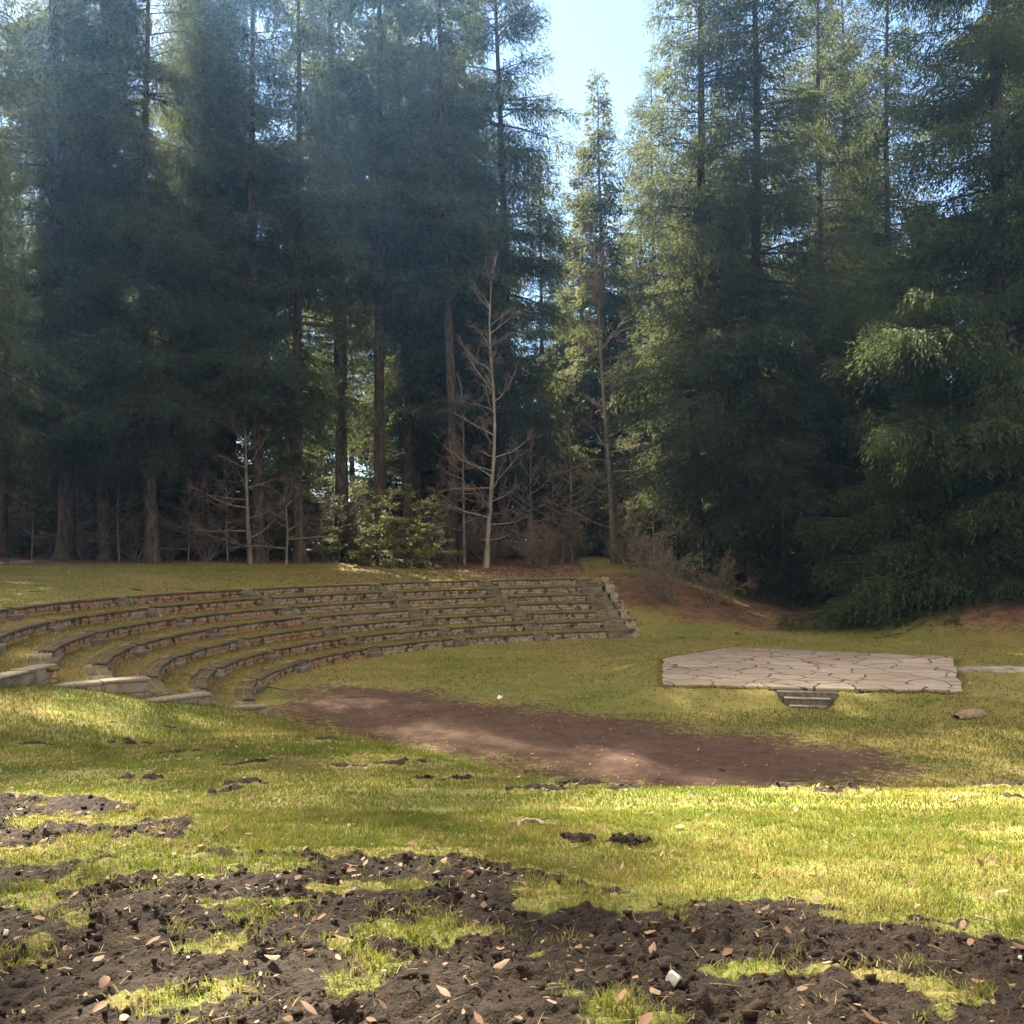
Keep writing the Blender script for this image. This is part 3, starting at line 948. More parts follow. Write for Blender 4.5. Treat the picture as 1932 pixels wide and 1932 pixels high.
def conifer_at(key, x, y, rz, sc, label, cat, group=None, z=None):
    kind, bark, needle, (tk, cr), cache = PROTO[key]
    z = gz(x, y) - .05 if z is None else z
    if cache[0] is None:
        root = empty(kind, (x, y, z), rz, sc)
        link_mesh('trunk', tk[0], tk[1], M[bark], root, smooth=True)
        link_mesh('crown', cr[0], cr[1], M[needle], root, attrs=dict(tint=cr[2]))
        cache[0] = root
    else:
        root = copy_tree(cache[0])
        root.location = (x, y, z); root.rotation_euler = (0, 0, rz); root.scale = (sc,) * 3
        if 'group' in root: del root['group']
    tag(root, label, cat, group)
    return root


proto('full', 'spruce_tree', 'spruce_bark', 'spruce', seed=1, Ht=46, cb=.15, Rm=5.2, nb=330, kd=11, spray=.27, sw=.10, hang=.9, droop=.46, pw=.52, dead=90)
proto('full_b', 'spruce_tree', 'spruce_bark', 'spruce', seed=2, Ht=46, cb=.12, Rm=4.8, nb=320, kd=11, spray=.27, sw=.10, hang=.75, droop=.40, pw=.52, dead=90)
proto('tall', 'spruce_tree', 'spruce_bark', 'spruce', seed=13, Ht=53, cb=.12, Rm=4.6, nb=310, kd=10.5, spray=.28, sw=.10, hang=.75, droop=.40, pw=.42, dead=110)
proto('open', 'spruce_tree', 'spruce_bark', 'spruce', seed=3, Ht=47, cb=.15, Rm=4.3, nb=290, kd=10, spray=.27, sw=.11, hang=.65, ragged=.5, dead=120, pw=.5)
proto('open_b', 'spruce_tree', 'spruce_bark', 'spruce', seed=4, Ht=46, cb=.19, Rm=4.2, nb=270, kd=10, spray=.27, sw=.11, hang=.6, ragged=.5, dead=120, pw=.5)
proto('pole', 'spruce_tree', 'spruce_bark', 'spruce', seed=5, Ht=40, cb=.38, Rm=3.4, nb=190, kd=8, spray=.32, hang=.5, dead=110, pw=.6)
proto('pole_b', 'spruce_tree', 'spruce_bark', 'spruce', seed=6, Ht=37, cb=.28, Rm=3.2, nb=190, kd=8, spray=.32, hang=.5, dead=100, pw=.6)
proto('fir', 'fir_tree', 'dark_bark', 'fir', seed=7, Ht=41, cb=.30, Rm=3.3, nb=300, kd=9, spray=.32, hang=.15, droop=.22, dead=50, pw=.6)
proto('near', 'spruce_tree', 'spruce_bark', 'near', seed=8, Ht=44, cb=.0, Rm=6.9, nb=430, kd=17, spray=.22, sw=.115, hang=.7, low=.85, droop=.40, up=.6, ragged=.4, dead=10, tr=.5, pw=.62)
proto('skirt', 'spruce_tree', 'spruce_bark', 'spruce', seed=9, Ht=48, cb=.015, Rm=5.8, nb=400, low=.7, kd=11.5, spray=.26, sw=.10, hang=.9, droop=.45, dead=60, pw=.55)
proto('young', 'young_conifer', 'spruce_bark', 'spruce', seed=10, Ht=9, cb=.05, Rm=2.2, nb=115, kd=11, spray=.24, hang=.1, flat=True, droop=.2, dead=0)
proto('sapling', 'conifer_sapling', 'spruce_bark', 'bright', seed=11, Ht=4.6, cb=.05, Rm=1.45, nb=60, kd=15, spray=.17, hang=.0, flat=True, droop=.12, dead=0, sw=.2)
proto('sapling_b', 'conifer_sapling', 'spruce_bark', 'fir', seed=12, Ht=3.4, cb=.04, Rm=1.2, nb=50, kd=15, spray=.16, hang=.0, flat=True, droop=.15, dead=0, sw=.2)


def ux(u, Y): return (u - 966) / F * Y


FRONT = [  # u, Y, kind, scale, turn, label
    (-45, 52, 'open_b', .52, .3, 'dark spruce cut by the left edge of the photo'),
    (8, 60, 'open_b', .60, 1.1, 'spruce with bare lower trunk just inside the left edge'),
    (122, 57, 'tall', 1.06, 2.0, 'tall dark-trunked spruce left of the huge flared-trunk spruce'),
    (166, 61, 'tall', .98, 4.0, 'tall spruce half hidden between the dark-trunked and the flared-trunk spruce'),  # this and the next added, sized for light and shade on the lawn
    (200, 57, 'tall', .79, 5.3, 'tall slim spruce close left of the flared-trunk spruce'),
    (287, 54, 'full', .93, .6, 'huge spruce with flared dark trunk and sunlit left side'),
    (400, 66, 'open', .97, 4.0, 'open spruce just right of the huge flared-trunk spruce, set back'),
    (487, 57, 'open_b', .95, 3.0, 'thick dark-trunked spruce with open sky-pierced crown, left of the paired trunk'),
    (567, 58, 'open', .90, 1.7, 'dark spruce with flared foot above the third stairway'),
    (735, 79, 'open_b', 1.0, 5.0, 'set-back spruce behind the sunlit saplings'),
    (795, 69, 'open', 1.0, 2.6, 'pale sunlit spruce left of the bare straight trunk'),
    (640, 62, 'pole', 1.2, 1.6, 'slim high-crowned spruce between the flared-foot spruce and the sunlit saplings'),  # this one and the next five added to shade stage and arena
    (722, 63.5, 'pole', 1.2, 4.6, 'slim high-crowned spruce rising over the sunlit saplings'),
    (385, 60, 'open', .97, 2.8, 'open-crowned spruce right of the flared-trunk spruce, before the set-back one'),
    (436, 63, 'open_b', .99, .2, 'spruce just left of the thick dark trunk, slightly behind it'),
    (768, 67, 'pole', 1.1, 3.3, 'slim high-crowned spruce directly behind the tallest sunlit sapling'),
    (650, 68, 'pole', 1.14, .7, 'second slim high-crowned spruce, left of and behind the sunlit saplings'),
    (850, 61, 'pole', 1.12, 2.2, 'spruce with a long bare straight trunk beside the pale birch-like tree'),
    (950, 66, 'full', 1.04, 3.6, 'tall dark spruce with drooping boughs at the left of the sky gap'),
    (880, 72, 'full_b', 1.0, 1.4, 'dark spruce standing right behind the bare straight trunk'),
    (1104, 84, 'fir', .88, .4, 'shorter fir of the slim sunlit pair in the sky gap'),
    (1143, 80, 'fir', 1.0, 2.9, 'taller pointed fir of the slim pair in the sky gap'),
    (1062, 98, 'fir', .86, 1.2, 'slim fir at the left foot of the sky gap, behind the pair'),
    (1085, 112, 'full', .74, 2.2, 'far dark spruce filling the foot of the sky gap'),
    (1178, 100, 'fir', .86, 3.9, 'slim fir at the right foot of the sky gap, behind the pair'),
    (1130, 118, 'full_b', .76, 5.2, 'farthest spruce seen between the stems of the slim fir pair'),
    (1025, 92, 'open', .84, .9, 'set-back spruce at the left flank of the sky gap'),
    (1215, 88, 'open_b', .84, 2.9, 'set-back spruce at the right flank of the sky gap'),
    (1320, 59, 'full_b', 1.10, 2.4, 'tall spruce at the right side of the sky gap'),
    (1425, 57, 'skirt', 1.03, .9, 'massive drooping spruce behind the stage, boughs to the ground'),
    (1560, 63, 'skirt', .92, 4.4, 'dark spruce between the massive drooping one and the near right one'),
    (1690, 66, 'full_b', 1.0, 5.5, 'dark spruce half hidden behind the near right spruce'),
    (1905, 45.5, 'near', 1.0, .2, 'great near spruce at the right with green boughs sweeping the mound'),
    (2080, 50, 'skirt', 1.0, 1.0, 'dark spruce beyond the right edge, behind the great near spruce'),
]
for u, Y, key, sc, rz, lab in FRONT:
    conifer_at(key, ux(u, Y), Y, rz, sc, lab, 'spruce' if key != 'fir' else 'fir')

taken = [(ux(u, Y), Y) for u, Y, *_ in FRONT]
DEEP = []
g2 = np.random.default_rng(21)
tries = 0
while len(DEEP) < 66 and tries < 6000:
    tries += 1
    Y = g2.uniform(67, 112); X = g2.uniform(-.62 * Y - 8, .60 * Y + 6)
    u = 966 + X / Y * F
    if 985 < u < 1215 and Y < 200: continue
    if abs(X - (-6.6 - .532 * (Y - 58))) < 5 and Y < 98: continue
    if min(math.hypot(X - a, Y - b) for a, b in taken + DEEP) < 3.9: continue
    DEEP.append((X, Y))
for X, Y in DEEP:
    key = g2.choice(['pole', 'pole_b', 'open', 'open_b'], p=[.36, .34, .14, .16])
    conifer_at(key, X, Y, g2.uniform(0, 6.28), g2.uniform(.82, 1.08), 'tall slender spruce in the dark forest behind the front trees', 'spruce', 'slender spruces deep in the forest')
for X, Y, key, sc in ((-23.6, 33, 'tall', .86), (-25.9, 42, 'tall', 1.0), (-36, 38, 'open', .95), (-42, 47, 'full_b', .95), (-33, 46, 'full', .92), (36, 48, 'full_b', 1.0), (33, 58, 'skirt', 1.0), (44, 40, 'full', 1.0), (-48, 60, 'open', 1.), (-55, 52, 'full_b', 1.)):  # first two placed out of view to shade the left foreground
    conifer_at(key, X, Y, X, sc, 'spruce of the forest edge standing just outside the picture', 'spruce', 'spruces just outside the picture')
# young growth in the gap and along the edge
YOUNG = [(1030, 72, 'young', 1.2), (1075, 76, 'young', 1.5), (1180, 70, 'young', 1.1), (1215, 74, 'young', 1.5), (1240, 64, 'young', .95), (960, 75, 'young', 1.1), (560, 73, 'young', 1.4), (385, 72, 'young', 1.1),
         (180, 68, 'young', 1.2), (50, 66, 'young', 1.2), (820, 74, 'young', 1.3), (1140, 90, 'young', 1.6), (1000, 92, 'young', 1.6), (1060, 100, 'young', 1.9), (1200, 96, 'young', 1.9), (530, 76, 'young', 1.3), (1490, 66, 'young', 1.1), (1640, 62, 'young', .9)]
for k, (u, Y, key, sc) in enumerate(YOUNG):
    conifer_at(key, ux(u, Y), Y, k * 1.3, sc, 'young dark conifer filling in beneath the tall spruces', 'young conifer', 'young conifers under the forest')
for k in range(40):
    Y = g2.uniform(70, 92); X = g2.uniform(-.58, -.03) * Y
    if abs(X - (-6.6 - .532 * (Y - 58))) < 5.2 and Y < 86: continue
    conifer_at('young', X, Y, k * 1.9, g2.uniform(1.0, 1.9), 'young dark conifer filling in beneath the tall spruces', 'young conifer', 'young conifers under the forest')
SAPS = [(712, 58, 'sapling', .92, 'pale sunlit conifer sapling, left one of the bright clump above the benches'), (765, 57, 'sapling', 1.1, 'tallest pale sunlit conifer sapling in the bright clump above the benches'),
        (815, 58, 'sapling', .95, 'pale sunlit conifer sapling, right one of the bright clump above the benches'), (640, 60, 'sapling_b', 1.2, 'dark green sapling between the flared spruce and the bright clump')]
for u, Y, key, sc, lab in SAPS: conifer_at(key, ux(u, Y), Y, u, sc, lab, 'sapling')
for k in range(74):
    Y = g2.uniform(86, 138); X = g2.uniform(-.62, .5) * Y
    if abs(X - (-6.6 - .532 * (Y - 58))) < 4 and Y < 70: continue
    conifer_at('young', X, Y, k, g2.uniform(.9, 1.7), 'young dark conifer filling in beneath the tall spruces', 'young conifer', 'young conifers under the forest')
for k in range(44):
    Y = g2.uniform(60, 84); u = g2.uniform(-20, 1420)
    if Y < 66 and (985 < u < 1300): Y += 8
    if 600 < u < 840 and Y < 68: u -= 230
    conifer_at(str(g2.choice(['sapling', 'sapling_b'])), ux(u, Y), Y, k, g2.uniform(.6, 1.3), 'small conifer sapling in the undergrowth of the forest edge', 'sapling', 'saplings in the undergrowth')


# ------------------------------------------------------------------ bare broadleaf trees and shrubs
def bare_tree(path, r0, seed, nbr, lo, blen, up, sub=7, tw=6):
    """trunk with limbs as one mesh, thin twigs as another; path in local metres"""
    g = np.random.default_rng(seed)
    path = np.asarray(path, float); Ht = path[-1, 2]
    trunk = MB()
    zz = path[:, 2]
    trunk.tube(path, np.interp(zz, [-.5, 0, .8, Ht], [r0 * 1.6, r0 * 1.45, r0, .02]), 10)
    twigs = MB()
    P1 = []; R1_ = []
    for k in range(nbr):
        z = lo + (Ht * .97 - lo) * (k + g.uniform(0, 1)) / nbr
        b = np.array([np.interp(z, zz, path[:, 0]), np.interp(z, zz, path[:, 1]), z])
        a = g.uniform(0, 2 * np.pi); t = (z - lo) / (Ht - lo)
        Lb = blen * (1 - .72 * t) * g.uniform(.65, 1.2)
        e = np.interp(t, [0, .5, 1], [up[0], up[1], up[2]]) + g.normal(0, .12)
        d = np.array([math.cos(a), math.sin(a), math.tan(e)]); d /= np.linalg.norm(d)
        pts = [b]
        for q in range(5):
            d = d + g.normal(0, .13, 3) + np.array((0, 0, .05)); d /= np.linalg.norm(d)
            pts.append(pts[-1] + d * Lb / 5)
        pts = np.array(pts)
        trunk.tube(pts, np.linspace(.016 + .012 * Lb, .012, 6), 5, cap=False)
        for q in range(sub):
            s = g.uniform(.2, 1); p = np.array([np.interp(s * 5, range(6), pts[:, j]) for j in range(3)])
            dd = unit(d + g.normal(0, .75, 3) * np.array((1, 1, .7)) + np.array((0, 0, .15)))
            l = Lb * .42 * (1.1 - s * .5) * g.uniform(.5, 1.2)
            p2 = p + dd * l * .5; p3 = p2 + unit(dd + g.normal(0, .25, 3)) * l * .5
            P1.append([p, p2, p3]); R1_.append([.020, .016, .010])
            for w in range(tw):
                f = g.uniform(.2, 1); pp = p + (p3 - p) * f
                d3 = unit(dd + g.normal(0, .7, 3)); l3 = l * g.uniform(.2, .5)
                P1.append([pp, pp + d3 * l3 * .5, pp + unit(d3 + g.normal(0, .2, 3)) * l3]); R1_.append([.013, .010, .007])
    V, Q = tubes(np.array(P1), np.array(R1_), 3)
    twigs.add(V, Q)
    return trunk, twigs


def bare_at(kind, X, Y, mats, lab, cat, *a, rz=0):
    root = empty(kind, (X, Y, gz(X, Y)), rz)
    t, w = bare_tree(*a)
    t.build('trunk', M[mats[0]], root, smooth=True)
    w.build('twigs', M[mats[1]], root)
    tag(root, lab, cat)
    return root


Yb = 58.0
q = Yb / F
bz = gz(ux(917, Yb), Yb)
pth = [((u - 917) * q, 0, (1058 - v) * q) for u, v in ((917, 1075), (917, 1060), (921, 1000), (927, 925), (933, 860), (936, 790), (934, 720), (929, 650), (928, 590), (931, 540), (940, 470))]
bare_at('bare_tree', ux(917, Yb), Yb, ('beech_bark', 'twig'), 'slender pale-barked leafless tree in front of the dark spruces, centre', 'bare tree', pth, .15, 51, 34, 1.2, 4.6, (-.05, .6, 1.05), 10, 7)
Yb = 62.0; q = Yb / F
pth = [((u - 1158) * q, 0, (1050 - v) * q) for u, v in ((1159, 1062), (1158, 1050), (1155, 960), (1151, 880), (1146, 800), (1141, 720), (1136, 640), (1134, 560), (1128, 470), (1126, 400))]
bare_at('bare_tree', ux(1158, Yb), Yb, ('dark_bark', 'twig'), 'grey leafless tree leaning left at the right end of the benches', 'bare tree', pth, .19, 52, 36, 2.0, 4.6, (.1, .5, .9), 10, 7)
Yb = 56.0; q = Yb / F
pth = [((u - 472) * q, 0, (1045 - v) * q) for u, v in ((474, 1055), (472, 1045), (468, 960), (466, 880), (465, 800), (463, 700), (460, 600))]
bare_at('bare_tree', ux(472, Yb), Yb, ('dark_bark', 'twig'), 'thin leafless tree in front of the thick dark trunk at left', 'bare tree', pth, .12, 53, 26, 1.0, 4.0, (0, .4, .8), 8, 6)
Yb = 66.0; q = Yb / F
pth = [((u - 1212) * q, 0, (1040 - v) * q) for u, v in ((1214, 1050), (1212, 1040), (1210, 960), (1208, 880), (1205, 820))]
bare_at('mossy_tree', ux(1212, Yb), Yb, ('moss_bark', 'twig'), 'small tree with bright yellow-green mossy stem in the forest gap', 'mossy tree', pth, .13, 54, 9, 2.0, 3.0, (.1, .4, .7), 5, 3)
Yb = 60.0; q = Yb / F
pth = [((u - 875) * q, 0, (1045 - v) * q) for u, v in ((876, 1055), (875, 1045), (875, 960), (874, 880), (876, 800), (872, 700))]
bare_at('bare_tree', ux(876, Yb), Yb, ('dark_bark', 'twig'), 'thin grey leafless stem between the bare spruce trunk and the pale tree', 'bare tree', pth, .09, 55, 22, 1.5, 3.0, (0, .4, .8), 7, 5)


BARE = []
for sd_, h_ in ((71, 6.5), (72, 8.5)):
    root = empty('bare_sapling', (0, 0, 0))
    t, w = bare_tree([(0, 0, -.3), (0, 0, 0), (.1, .05, h_ * .3), (.0, .1, h_ * .6), (.2, 0, h_)], .055, sd_, 20, .8, 2.8, (.0, .4, .8), 8, 6)
    t.build('trunk', M['dark_bark'], root, smooth=True); w.build('twigs', M['twig'], root); BARE.append(root)
bfirst = [True, True]
for k, (u, Y) in enumerate(((355, 58), (395, 61), (430, 57.5), (505, 60), (540, 57), (610, 60), (838, 63), (1000, 61), (1045, 64), (1080, 62), (1105, 66), (1190, 63), (1235, 58), (1270, 60), (985, 66), (60, 58), (150, 60), (225, 57))):
    X = ux(u, Y); j = k % 2
    o = BARE[j] if bfirst[j] else copy_tree(BARE[j]); bfirst[j] = False
    o.location = (X, Y, gz(X, Y)); o.rotation_euler = (0, 0, k * 1.7); o.scale = (.8 + .07 * (k % 5),) * 3
    tag(o, 'thin leafless sapling with a haze of twigs at the forest edge', 'bare sapling', 'bare saplings along the forest edge')


def shrub(seed, h, n):
    g = np.random.default_rng(seed); st = MB(); P1 = []; R_ = []
    for k in range(n):
        a = g.uniform(0, 6.28); ln = g.uniform(.15, .8); d = unit(np.array((math.cos(a) * ln, math.sin(a) * ln, 1)))
        p = [np.array((math.cos(a) * .08, math.sin(a) * .08, -.05))]
        for q in range(5):
            d = unit(d + g.normal(0, .17, 3)); p.append(p[-1] + d * h * g.uniform(.7, 1.1) / 5)
        p = np.array(p); st.tube(p, np.linspace(.028, .006, 6), 5, cap=False)
        for q in range(16):
            s = g.uniform(.25, 1); b = np.array([np.interp(s * 5, range(6), p[:, j]) for j in range(3)])
            dd = unit(g.normal(0, 1, 3) + np.array((0, 0, .3))); l = h * .28 * g.uniform(.4, 1)
            P1.append([b, b + dd * l * .5, b + unit(dd + g.normal(0, .3, 3)) * l]); R_.append([.014, .011, .007])
            for w in range(5):
                bb = b + dd * l * g.uniform(.2, 1); d3 = unit(dd + g.normal(0, .8, 3)); l3 = l * .45
                P1.append([bb, bb + d3 * l3 * .5, bb + d3 * l3]); R_.append([.010, .008, .005])
    V, Q = tubes(np.array(P1), np.array(R_), 3); tw = MB(); tw.add(V, Q)
    return st, tw


SHR = []
for sd_, h in ((61, 2.6), (62, 3.6)):
    root = empty('bare_shrub', (0, 0, 0)); s, t = shrub(sd_, h, 11)
    s.build('stems', M['dark_bark'], root, smooth=True); t.build('twigs', M['twig'], root); SHR.append(root)
first = [True, True]
SPOT_SH = [(1266, 50, 1, 1.0, 'bare dark-stemmed shrub on the slope right of the benches'), (1212, 53, 0, 1.1, 'low brushy leafless shrub just right of the topmost bench end'), (1345, 51, 1, .9, 'tangled bare shrub at the skirts of the massive drooping spruce')]
for k in range(46):
    Y = g2.uniform(57, 76); SPOT_SH.append((g2.uniform(0, 1250), Y, int(g2.integers(0, 2)), g2.uniform(.7, 1.4), None))
for k, (u, Y, j, sc, lab) in enumerate(SPOT_SH):
    X = ux(u, Y)
    o = SHR[j] if first[j] else copy_tree(SHR[j]); first[j] = False
    o.location = (X, Y, gz(X, Y)); o.rotation_euler = (0, 0, k * 2.1); o.scale = (sc,) * 3
    if lab: tag(o, lab, 'shrub')
    else: tag(o, 'leafless brushwood shrub among the trunks of the forest edge', 'shrub', 'bare shrubs in the forest edge')


# ------------------------------------------------------------------ grass, leaves, clods
def blades(x, y, z, hgt, wid, tint, lean=.45):
    n = len(x)
    a = rng.uniform(0, 6.283, n); b = rng.uniform(0, 6.283, n)
    le = hgt * rng.uniform(.1, 1, n) * lean * 1.6
    base = np.column_stack([x, y, z - .004]); s = np.column_stack([np.cos(a), np.sin(a), 0 * a]) * (wid / 2)[:, None]
    ld = np.column_stack([np.cos(b) * le, np.sin(b) * le, 0 * b])
    up = np.column_stack([0 * a, 0 * a, hgt])
    m = base + up * .6 + ld * .4; t = base + up + ld
    V = np.stack([base - s, base + s, m + s * .8, m - s * .8, t], 1).reshape(-1, 3)
    i = np.arange(n)[:, None] * 5
    return V, i + np.array([[0, 1, 2, 3]]), i + np.array([[3, 2, 4]]), np.repeat(tint, 5)


def scatter(n, fx, fy):
    return fx(n), fy(n)


GV, GQ, GT_, GA = [], [], [], []; gn = 0


def grass(x, y, h, w, keep, hz=None, zadd=0, lean=.45, dry=0.):
    global gn
    hh, so, di, li = land(x, y)
    k = keep(x, y, so, di, li)
    x, y, z = x[k], y[k], (hh if hz is None else hz)[k] + zadd
    n = len(x)
    t = np.clip(.48 + .42 * fbm(x * .35, y * .35, 301, 4) + .40 * fbm(x * 2.5, y * 2.5, 302, 3) + rng.normal(0, .17, n) + dry, 0, 1)
    V, q, tr, a = blades(x, y, z, h * rng.uniform(.5, 1.3, n) * (1 + .4 * fbm(x * 1.2, y * 1.2, 303, 3)), w * rng.uniform(.7, 1.3, n), t, lean)
    GV.append(V); GQ.append(q + gn); GT_.append(tr + gn); GA.append(a); gn += len(V)


def wedge(n, y0, y1, m=.62):
    y = np.sqrt(rng.uniform(y0 ** 2, y1 ** 2, n)); return rng.uniform(-m, m, n) * y, y


U_ = lambda n: rng.uniform(0, 1, n)
x, y = wedge(170000, 2.7, 7.5, .7)
grass(x, y, .030, .006, lambda x, y, s, d, l: U_(len(x)) > np.maximum(s * 1.25, .8 * sst(.05, .45, fbm(x * 1.1, y * 1.6, 330, 4))))
x, y = wedge(130000, 7.0, 13.5, .7)
grass(x, y, .032, .010, lambda x, y, s, d, l: U_(len(x)) > np.maximum(s * 1.2, .8 * sst(.05, .45, fbm(x * .9, y * 1.3, 331, 4))))
x, y = wedge(90000, 12, 25, .62)
grass(x, y, .06, .018, lambda x, y, s, d, l: (U_(len(x)) > np.maximum(s, d * 1.3)) & (y < 24))
x, y = wedge(160000, 16, 64, .6)
grass(x, y, .06, .028, lambda x, y, s, d, l: (U_(len(x)) > np.maximum(np.maximum(s, d * 1.3), l * 1.2) + .5 * sst(-.1, .4, fbm(x * .2, y * .2, 310, 3))) & ~inside(x, y, STAGE) & (seg_dist(x, y, np.array([(13.4, 29.0), (34.0, 26.8)])) > .9) & ((np.hypot(x - CX, y - CY) < 14.8) | (np.hypot(x - CX, y - CY) > 22.6) | (np.degrees(np.arctan2(y - CY, x - CX)) % 360 < 94.5)), dry=.22)
# straw and roots torn up with the soil
x, y = wedge(5000, 2.7, 9, .7)
grass(x, y, .012, .004, lambda x, y, s, d, l: (s > .4), lean=6., dry=.45, zadd=.012)
# tussocks standing in the churned soil
cx_, cy_ = wedge(640, 2.7, 7.5, .7)
_, so, _, _ = land(cx_, cy_)
k = (so < .45) | (rng.uniform(0, 1, 640) < .14)
cx_, cy_ = cx_[k], cy_[k]
rep = 80
x = np.repeat(cx_, rep) + rng.normal(0, .055, len(cx_) * rep); y = np.repeat(cy_, rep) + rng.normal(0, .05, len(cx_) * rep)
grass(x, y, .05, .005, lambda x, y, s, d, l: U_(len(x)) < 1.1 - s * .6, lean=.8, dry=.12)
# long tufts round the rim of the stage and the path
per = np.vstack([STAGE, STAGE[:1]])
tt = rng.uniform(0, 5, 5200); ka = tt.astype(int); fa = (tt - ka)[:, None]
pp = per[ka] * (1 - fa) + per[ka + 1] * fa
cc_ = STAGE.mean(0); pp = cc_ + (pp - cc_) * (1.008 + np.abs(rng.normal(0, .018, 5200)))[:, None]
lx_ = (pp - STEP_C) @ STEP_D; ln_s = (pp - STEP_C) @ STEP_N
kk = ~((np.abs(lx_) < .95) & (ln_s > -.5) & (ln_s < 1.2))
grass(pp[kk, 0], pp[kk, 1], .10, .02, lambda x, y, s, d, l: U_(len(x)) < (.3 + .7 * sst(-.2, .25, fbm(x * 1.2, y * 1.2, 320, 3))), dry=.2, lean=.8)
# treads of the terraces, longer and drier against the walls
for i in range(6):
    n = 11000
    a = rng.uniform(95.3, 213.5, n); r = R1 + DT * i + .42 + rng.uniform(0, 1, n) ** .8 * (DT - .40)
    x = CX + r * np.cos(np.radians(a)); y = CY + r * np.sin(np.radians(a))
    grass(x, y, .06, .022, lambda x, y, s, d, l: U_(len(x)) > .05, hz=np.full(n, Z1 + DZ * i - .02), dry=.36)
    n = 2600
    a = rng.uniform(95.3, 213.5, n); r = R1 + DT * (i + 1) - np.abs(rng.normal(0, .06, n)) - .03
    x = CX + r * np.cos(np.radians(a)); y = CY + r * np.sin(np.radians(a))
    grass(x, y, .11, .022, lambda x, y, s, d, l: U_(len(x)) > .05, hz=np.full(n, Z1 + DZ * i - .02), dry=.3)
o = link_mesh('grass', np.vstack(GV), [np.vstack(GQ), np.vstack(GT_)], M['blade'], attrs=dict(tint=np.concatenate(GA)))
tag(o, 'short olive green and straw coloured grass over lawn and treads', 'grass', kind='stuff')

# leaves: five-lobed little curled polygons
LEAFS = np.array([(-.5, 0), (-.25, .24), (.1, .30), (.38, .16), (.55, 0), (.35, -.18), (.05, -.31), (-.28, -.22)])


def leaves(x, y, size, z=None, lift=.012):
    n = len(x)
    if z is None: z = land(x, y)[0]
    a = rng.uniform(0, 6.283, n); s = size * rng.uniform(.55, 1.25, n)
    P = LEAFS[None] * (1 + rng.normal(0, .06, (n, 8, 2))) * s[:, None, None]
    X = P[..., 0]; Y = P[..., 1] * rng.uniform(.7, 1.1, n)[:, None]
    cu = rng.uniform(.3, 2.2, n) / s; Z = .5 * cu[:, None] * (Y ** 2) * rng.choice([1, 1, -1], n)[:, None] + rng.uniform(-.5, .9, n)[:, None] / s[:, None] * .5 * X ** 2
    Z = Z + rng.normal(0, .035, Z.shape) * s[:, None]
    Z = Z - Z.min(1, keepdims=True)
    tx = rng.normal(0, .35, n)[:, None]; ty = rng.normal(0, .35, n)[:, None]
    Z = Z + X * tx + Y * ty
    ca, sa = np.cos(a)[:, None], np.sin(a)[:, None]
    V = np.stack([x[:, None] + X * ca - Y * sa, y[:, None] + X * sa + Y * ca, z[:, None] + Z - Z.min(1, keepdims=True) + lift], -1)
    mid = V.mean(1, keepdims=True); mid[..., 2] = V[:, [0, 4], 2].mean(1, keepdims=True)
    V = np.concatenate([V, mid], 1)
    i = np.arange(n)[:, None, None] * 9
    T = np.array([(k, (k + 1) % 8, 8) for k in range(8)])[None] + i
    return V.reshape(-1, 3), T.reshape(-1, 3), np.repeat(np.clip(rng.normal(.5, .25, n), 0, 1), 9)


LV, LT, LA = [], [], []; ln_ = 0


def addleaves(*a, **k):
    global ln_
    V, T, t = leaves(*a, **k); LV.append(V); LT.append(T + ln_); LA.append(t); ln_ += len(V)


x, y = wedge(420, 2.8, 6.2, .66); k = U_(420) < .25 + .45 * land(x, y)[1]; addleaves(x[k], y[k], np.full(k.sum(), .052))
x, y = wedge(1500, 2.7, 7, .7); k = U_(1500) < .15 + .85 * land(x, y)[1]; addleaves(x[k], y[k], np.full(k.sum(), .024), lift=.006)
x, y = wedge(900, 5, 14, .66); addleaves(x, y, np.full(900, .058))
x, y = wedge(1400, 10, 27, .6); k = np.hypot(x - CX, y - CY) > 0; addleaves(x, y, np.full(1400, .062))
x, y = wedge(2200, 17, 52, .58); r = np.hypot(x - CX, y - CY); k = ~inside(x, y, STAGE) & ((r < 14.6) | (r > 22.6)); addleaves(x[k], y[k], np.full(k.sum(), .07))
x = rng.uniform(-7, 9, 900); y = rng.uniform(16, 31, 900); k = land(x, y)[2] > .45; addleaves(x[k], y[k], np.full(k.sum(), .045), lift=.006)
# drift of leaves behind the top tier
a = rng.normal(112, 17, 9000); r = 22.6 + np.abs(rng.normal(0, 7, 9000)); k = (a > 94)
x = CX + r * np.cos(np.radians(a)); y = CY + r * np.sin(np.radians(a)); addleaves(x[k], y[k], np.full(k.sum(), .10))
x = rng.uniform(-35, 30, 6000); y = rng.uniform(48, 78, 6000); k = land(x, y)[3] > .4; addleaves(x[k], y[k], np.full(k.sum(), .10))
for i in range(7):
    n = 330; a = 95.5 + 111 * rng.uniform(0, 1, n) ** 1.5; r = R1 + DT * i + rng.uniform(.45, 1.15, n)
    addleaves(CX + r * np.cos(np.radians(a)), CY + r * np.sin(np.radians(a)), np.full(n, .07), z=np.full(n, Z1 + DZ * i - .01))
    n = 26; a = rng.uniform(100, 206, n); r = R1 + DT * i + rng.uniform(0, .42, n)
    addleaves(CX + r * np.cos(np.radians(a)), CY + r * np.sin(np.radians(a)), np.full(n, .065), z=np.full(n, Z1 + DZ * i + .006))
o = link_mesh('fallen_leaves', np.vstack(LV), [np.vstack(LT)], M['leaf'], attrs=dict(tint=np.concatenate(LA)))
tag(o, 'dry tan and brown leaves strewn over soil and grass', 'leaves', kind='stuff')

